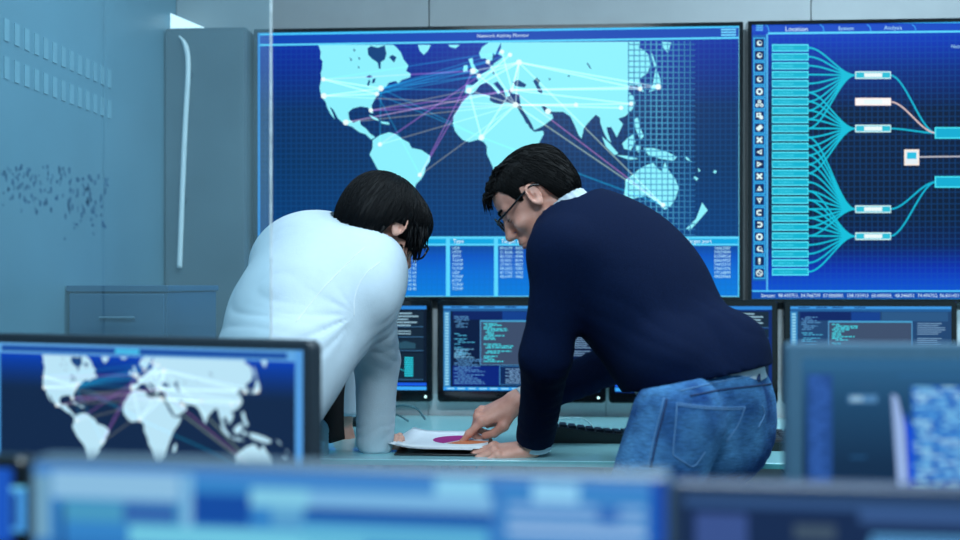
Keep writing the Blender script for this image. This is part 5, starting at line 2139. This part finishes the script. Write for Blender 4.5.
# ================================================================== man in white, left
def man_white():
    per = thing('person', 'man in white shirt and dark tie with black hair, leaning both hands on the desk', 'person', (-0.46, 2.28, 0.0))
    base = Vector(per.location)
    C7 = Vp(360, 252, 2.60)
    PEL = Vp(246, 412, 2.29)
    SR, SL = Vp(365, 300, 2.43), Vp(316, 250, 2.70)
    u, l, f = axes_from(C7 - PEL, SL - SR)              # l points to his left (far side)
    if f @ A((0.6, 0.6, -0.4)) < 0:
        f = -f
    ax = np.array([l, f, u])
    T = lambda a, b, c: PEL + (C7 - PEL) * c + l * a + f * b
    ERt, WRt = Vp(377, 362, 2.605), Vp(375, 443, 2.65)
    ELf, WLf = Vp(352, 345, 2.90), Vp(345, 419, 2.88)

    def torso(F, g=0.0, k=0.05, tr=0.0):
        F.ell(T(0, 0.0, 0.74), (0.170 + g, 0.118 + g, 0.18 + g), ax, k)
        F.ell(T(0, 0.0, 0.40), (0.150 + g, 0.112 + g, 0.19 + g), ax, k)
        F.ell(T(0, 0.0, 0.08), (0.155 + g, 0.115 + g, 0.15 + g), ax, k)
        F.cap(SL + (C7 - SL) * 0.08, C7 - u * 0.03, 0.058 + g, 0.042 + g, k)
        F.cap(SR + (C7 - SR) * 0.08, C7 - u * 0.03, 0.050 + g, 0.042 + g, k)

    hd = Head(Vp(398, 229, 2.53) + A((-0.047, 0.058, 0.0)), (0.66, 0.50, -0.56), (-0.60, 0.80, 0.0), 0.97)
    HRt, HLf = Vp(266, 430, 2.20), Vp(246, 428, 2.37)
    KR, KL = Vp(268, 600, 2.20), Vp(246, 595, 2.38)
    AR, AL = Vp(262, 790, 2.14), Vp(244, 790, 2.32)
    AL[2], AR[2] = 0.085, 0.085

    FB = Field((-0.80, 1.95, 0.0), (0.05, 3.05, 1.45), 0.011)
    torso(FB, -0.014)
    FB.chain([SR, ERt, WRt], [0.042, 0.034, 0.023], 0.02)
    FB.chain([SL, ELf, WLf], [0.042, 0.034, 0.023], 0.02)
    FB.chain([HRt, KR, AR], [0.074, 0.05, 0.034], 0.03)
    FB.chain([HLf, KL, AL], [0.074, 0.05, 0.034], 0.03)
    FB.cap(C7 - u * 0.05, C7 + u * 0.02, 0.054, 0.052, 0.03)
    v0, f0 = FB.polygonize()
    vh, fh = hd.field(C7 - u * 0.02).polygonize()
    # right hand: knuckles resting on the desk, fingers curled under
    vr, fr_, nr = hand_vf(Vp(376, 439, 2.66), (0.95, 0.20, -0.12), (0.15, -0.45, 0.9), 1,
                          [(55, 60, 35), (58, 62, 35), (60, 62, 35), (62, 62, 35)],
                          [(0.012, 0.016, -0.010), (0.044, 0.036, -0.018), (0.070, 0.034, -0.026), (0.090, 0.024, -0.030)],
                          Vp(376, 428, 2.645), scale=0.68)
    # left hand: fingertips on the desk
    vl, fl, nl = hand_vf(Vp(345, 423, 2.88), (0.16, -0.10, -0.98), (0.55, -0.70, 0.15), -1,
                         [(18, 30, 20), (20, 30, 20), (24, 30, 20), (26, 30, 20)],
                         [(0.010, 0.016, -0.008), (0.040, 0.040, -0.014), (0.062, 0.052, -0.018), (0.080, 0.056, -0.02)],
                         Vp(346, 405, 2.88), scale=0.66)
    v, ff = join_vf([(relax(v0, f0, 2), f0), (relax(vh, fh, 1), fh), (vr, fr_), (vl, fl)])
    npmesh('body', v, ff, M['skin2'], per, 0)
    nail_mesh(nl, per)

    # ---------------- shirt
    FS = Field((-0.82, 1.95, 0.72), (0.02, 3.05, 1.42), 0.0050)
    torso(FS, 0.014, 0.05)
    FS.ell(Vp(306, 262, 2.60), (0.150, 0.120, 0.135), ax, 0.06)          # rounded upper back
    FS.ell(Vp(293, 306, 2.46), (0.15, 0.12, 0.16), ax, 0.06)
    FS.ell(Vp(288, 362, 2.32), (0.11, 0.095, 0.10), None, 0.05)         # loose front
    FS.chain([SR, ERt, WRt], [0.064, 0.055, 0.045], 0.014)
    FS.chain([SL, ELf, WLf], [0.064, 0.050, 0.038], 0.03)
    arm_pit = Vp(356, 312, 2.40)
    spine = nrm(C7 - PEL)
    FS.disp(folds_radial(Vp(357, 314, 2.35), 6.5, 0.0075, 61, 0.19, -1.2, 1.35))
    FS.disp(folds(nrm(spine + A((0, 0, 0.4))), 44, 0.0035, 63, Vp(262, 290, 2.35), 0.15, 0.8))
    FS.disp(folds(nrm(A((0.35, 0, 0.95))), 70, 0.0045, 64, ERt, 0.11, 0.6))
    FS.disp(folds(nrm(A((-0.4, 0, 0.9))), 100, 0.0050, 66, WRt + A((0, 0, 0.05)), 0.09, 0.7))
    FS.disp(folds(nrm(SR - ERt + A((0.1, 0, 0))), 60, 0.004, 67, (SR + ERt) / 2, 0.11, 0.5))
    wb_ = wobble(71, 18)
    FS.disp(lambda X, Y, Z: 0.003 * wb_(X, Y, Z))
    X, Y, Z = FS.grid()
    for Wp, Ep, off in ((WRt, ERt, 0.012), (WLf, ELf, -0.012)):
        n_ = nrm(Wp - Ep)
        pt = Wp + n_ * off
        dd = ((X - pt[0]) * n_[0] + (Y - pt[1]) * n_[1] + (Z - pt[2]) * n_[2]).astype(np.float32)
        near = ((X - pt[0]) ** 2 + (Y - pt[1]) ** 2 + (Z - pt[2]) ** 2) < 0.10 ** 2
        FS.D = np.where(near, np.maximum(FS.D, dd), FS.D)
    ndir = nrm(A(hd.P(-0.03, 0, -0.05)) - (C7 - u * 0.03))
    npt = C7 + ndir * 0.016
    dd = ((X - npt[0]) * ndir[0] + (Y - npt[1]) * ndir[1] + (Z - npt[2]) * ndir[2]).astype(np.float32)
    near = ((X - npt[0]) ** 2 + (Y - npt[1]) ** 2 + (Z - npt[2]) ** 2) < 0.11 ** 2
    FS.D = np.where(near, np.maximum(FS.D, dd), FS.D)
    FS.cut(PEL - u * 0.10, -u)
    sh = FS.mesh('shirt', M['shirt'], per, 2)
    e1, e2 = axes_from(ndir, l)[1:]
    FC = Field(C7 - 0.15, C7 + 0.15, 0.0032)
    ring = []
    for k in range(25):
        a = 2 * math.pi * k / 24
        ring.append(C7 + ndir * 0.010 + e1 * 0.066 * math.cos(a) + e2 * 0.068 * math.sin(a))
    for hgt, rr in ((0.0, 1.06), (0.010, 1.0), (0.020, 0.97), (0.028, 0.96)):
        FC.chain([C7 + ndir * hgt + (q - C7) * rr for q in ring], [0.005] * 25, 0.005)
    FC.mesh('collar', M['shirt'], per, 1)
    for Wp, Ep, off, rr in ((WRt, ERt, 0.012, 0.0425), (WLf, ELf, -0.012, 0.037)):
        n_ = nrm(Wp - Ep)
        c0 = Wp + n_ * off
        Fq = Field(c0 - 0.09, c0 + 0.09, 0.003)
        Fq.cap(c0 - n_ * 0.058, c0 + n_ * 0.004, rr + 0.002, rr)
        wq = wobble(81, 70)
        Fq.disp(lambda X, Y, Z: 0.0025 * wq(X, Y, Z))
        Fq.cut(c0 + n_ * 0.004, n_, 0.004)
        Fq.cut(c0 - n_ * 0.058, -n_, 0.004)
        Fq.cap(c0 - n_ * 0.09, c0 + n_ * 0.06, rr - 0.006, rr - 0.006, 0, 'd')
        Fq.mesh('cuff', M['shirt'], per, 1)
    stitch(sh, [[(365, 247), (345, 266), (320, 292), (296, 322)], [(354, 316), (355, 296), (364, 276), (380, 262)]], 0.0011, M['white'], 'seams', per, off=0.0)

    # ---------------- tie hanging from the collar
    t0, t1, t2 = Vp(352, 330, 2.64), Vp(337, 385, 2.70), Vp(330, 449, 2.72)
    pts = bez([Vp(392, 262, 2.66), Vp(372, 300, 2.62), Vp(345, 352, 2.66), Vp(334, 385, 2.70), Vp(331, 420, 2.70), Vp(331, 443, 2.70)], 6)
    v, f_ = [], []
    n = len(pts)
    for i, p in enumerate(pts):
        w_ = 0.016 + 0.020 * (i / (n - 1))
        if i == n - 1:
            w_ = 0.004
        for sx, dy in ((-1, 0), (0, -0.004), (1, 0), (0, 0.004)):
            v.append(Vector((p[0] + sx * w_, p[1] + dy + sx * 0.006, p[2])) - base)
    for i in range(n - 1):
        for k in range(4):
            a, b = i * 4 + k, i * 4 + (k + 1) % 4
            f_.append((a, b, b + 4, a + 4))
    f_ += [(3, 2, 1, 0), (4 * n - 4, 4 * n - 3, 4 * n - 2, 4 * n - 1)]
    mesh('tie', v, f_, M['suit'], per, True)

    # ---------------- trousers, shoes
    FT = Field((-0.82, 1.90, 0.0), (-0.2, 2.75, 1.02), 0.009)
    FT.ell(PEL - u * 0.03, (0.160, 0.120, 0.14), ax, 0.05)
    FT.chain([HRt, KR, AR - A((0, 0, 0.03))], [0.100, 0.072, 0.060], 0.04)
    FT.chain([HLf, KL, AL - A((0, 0, 0.03))], [0.100, 0.072, 0.060], 0.04)
    FT.cut(PEL + A((0, 0, 0.045)), (0, 0, 1))
    FT.cut((0, 0, 0.045), (0, 0, -1))
    FT.mesh('trousers', M['suit'], per, 2)
    for an in (AL, AR):
        dr = nrm(A((0.55, 0.83, 0)))
        sd = np.array([dr, A((-dr[1], dr[0], 0)), A((0, 0, 1))])
        Fo = Field(an - 0.25, an + 0.25, 0.007)
        Fo.ell(an + dr * 0.09 + A((0, 0, -0.045)), (0.125, 0.045, 0.045), sd, 0.02)
        Fo.ell(an + A((0.0, 0, -0.03)), (0.065, 0.042, 0.06), sd, 0.03)
        Fo.cut((0, 0, 0.004), (0, 0, -1))
        Fo.mesh('shoe', M['leather'], per, 1)

    # ---------------- long black hair falling forward
    FHh = Field(hd.c - 0.20, hd.c + 0.20, 0.0034)
    a = hd.ax()
    FHh.ell(hd.P(-0.016, 0, 0.046), (0.110, 0.089, 0.094), a)
    FHh.ell(hd.P(-0.045, 0, -0.005), (0.078, 0.084, 0.078), a, 0.03)
    FHh.ell(hd.P(0.050, 0, 0.060), (0.066, 0.072, 0.058), a, 0.03)
    X, Y, Z = FHh.grid()
    q = np.stack([X - hd.c[0], Y - hd.c[1], Z - hd.c[2]], -1)
    lx, lyv, lz = (q @ hd.X), (q @ hd.Y), (q @ hd.Z)
    line = np.interp(lx, [-0.14, -0.05, -0.030, -0.022, 0.008, 0.020, 0.05, 0.07, 0.10, 0.14], [-0.085, -0.075, -0.030, 0.010, 0.016, -0.010, 0.00, 0.030, 0.040, 0.040])
    rf = wobble(90, 150, 9)
    FHh.D = np.maximum(FHh.D, (line - lz).astype(np.float32) * 0.8 + 0.004 * rf(X, Y, Z).astype(np.float32))
    s_ = wobble(91, 50, 7)
    ang = np.arctan2(lyv, lx + 0.02)
    FHh.D += (0.0007 * np.sin(46 * ang + 5 * s_(X, Y, Z))).astype(np.float32)
    hr = FHh.mesh('hair', M['hair2'], per, 1)
    strands(hr, hd, 2200, 0.06, 0.0010, M['hair2'], 5, (-0.03, 0, 0.13), 0.25)
    lk = MB()
    for i in range(300):
        y = random.choice((-1, -1, 1)) * random.uniform(0.035, 0.086)
        x = random.uniform(0.018, 0.078)
        if abs(y) < 0.06 and x < 0.07:
            continue
        z0 = random.uniform(0.03, 0.06)
        L = random.uniform(0.04, 0.085) * (0.6 + 0.4 * min(1, x / 0.06))
        rr = math.sqrt(max(0.0, 1 - ((x + 0.0) / 0.125) ** 2))
        y = math.copysign(min(abs(y), 0.092 * rr + 0.006), y)
        a0 = Vector(hd.P(x - 0.006, y * 0.92, z0)) - base
        a1 = Vector(hd.P(x + 0.006, y * 1.03, z0 - L * 0.5)) - base
        a2 = Vector(hd.P(x + 0.020 + random.uniform(-.006, .01), y * 0.98 + random.uniform(-.006, .006), z0 - L)) - base
        lk.tube([a0, a1, a2], [0.0030, 0.0027, 0.0005], 5)
    for i in range(90):
        th = random.uniform(-2.6, 2.6) + math.pi
        x, y = -0.02 + 0.092 * math.cos(th), 0.086 * math.sin(th)
        z0 = -0.02
        L = random.uniform(0.03, 0.055)
        a0 = Vector(hd.P(x, y, z0)) - base
        a2 = Vector(hd.P(x * 0.95 + 0.004, y * 0.94, z0 - L)) - base
        if -0.035 < x < 0.03:
            continue
        lk.tube([a0, (a0 + a2) / 2, a2], [0.0045, 0.0042, 0.0008], 5)
    o = lk.build('hair_locks', M['hair2'], hr, True)
    o['kind'] = 'stuff'
    Fl = Field(hd.P(0.095, 0, -0.065) - 0.04, hd.P(0.095, 0, -0.065) + 0.04, 0.002)
    Fl.ell(hd.P(0.0992, 0, -0.0588), (0.0080, 0.0195, 0.0046), a, 0.001)
    Fl.ell(hd.P(0.0972, 0, -0.0706), (0.0078, 0.017, 0.0050), a, 0.001)
    Fl.mesh('lips', M['lip'], per, 1)
    for y in (1, -1):
        pts = [hd.P(0.098, 0.014 * y, 0.028), hd.P(0.096, 0.030 * y, 0.034), hd.P(0.083, 0.047 * y, 0.033)]
        MB().tube([Vector(p) - base for p in bez(pts, 6)], [0.0022] + [0.0036] * 11 + [0.0014], 8).build('eyebrow', M['hair2'], per, True)
    spectacles(hd, per, M['frame'])
    return per


man_white()
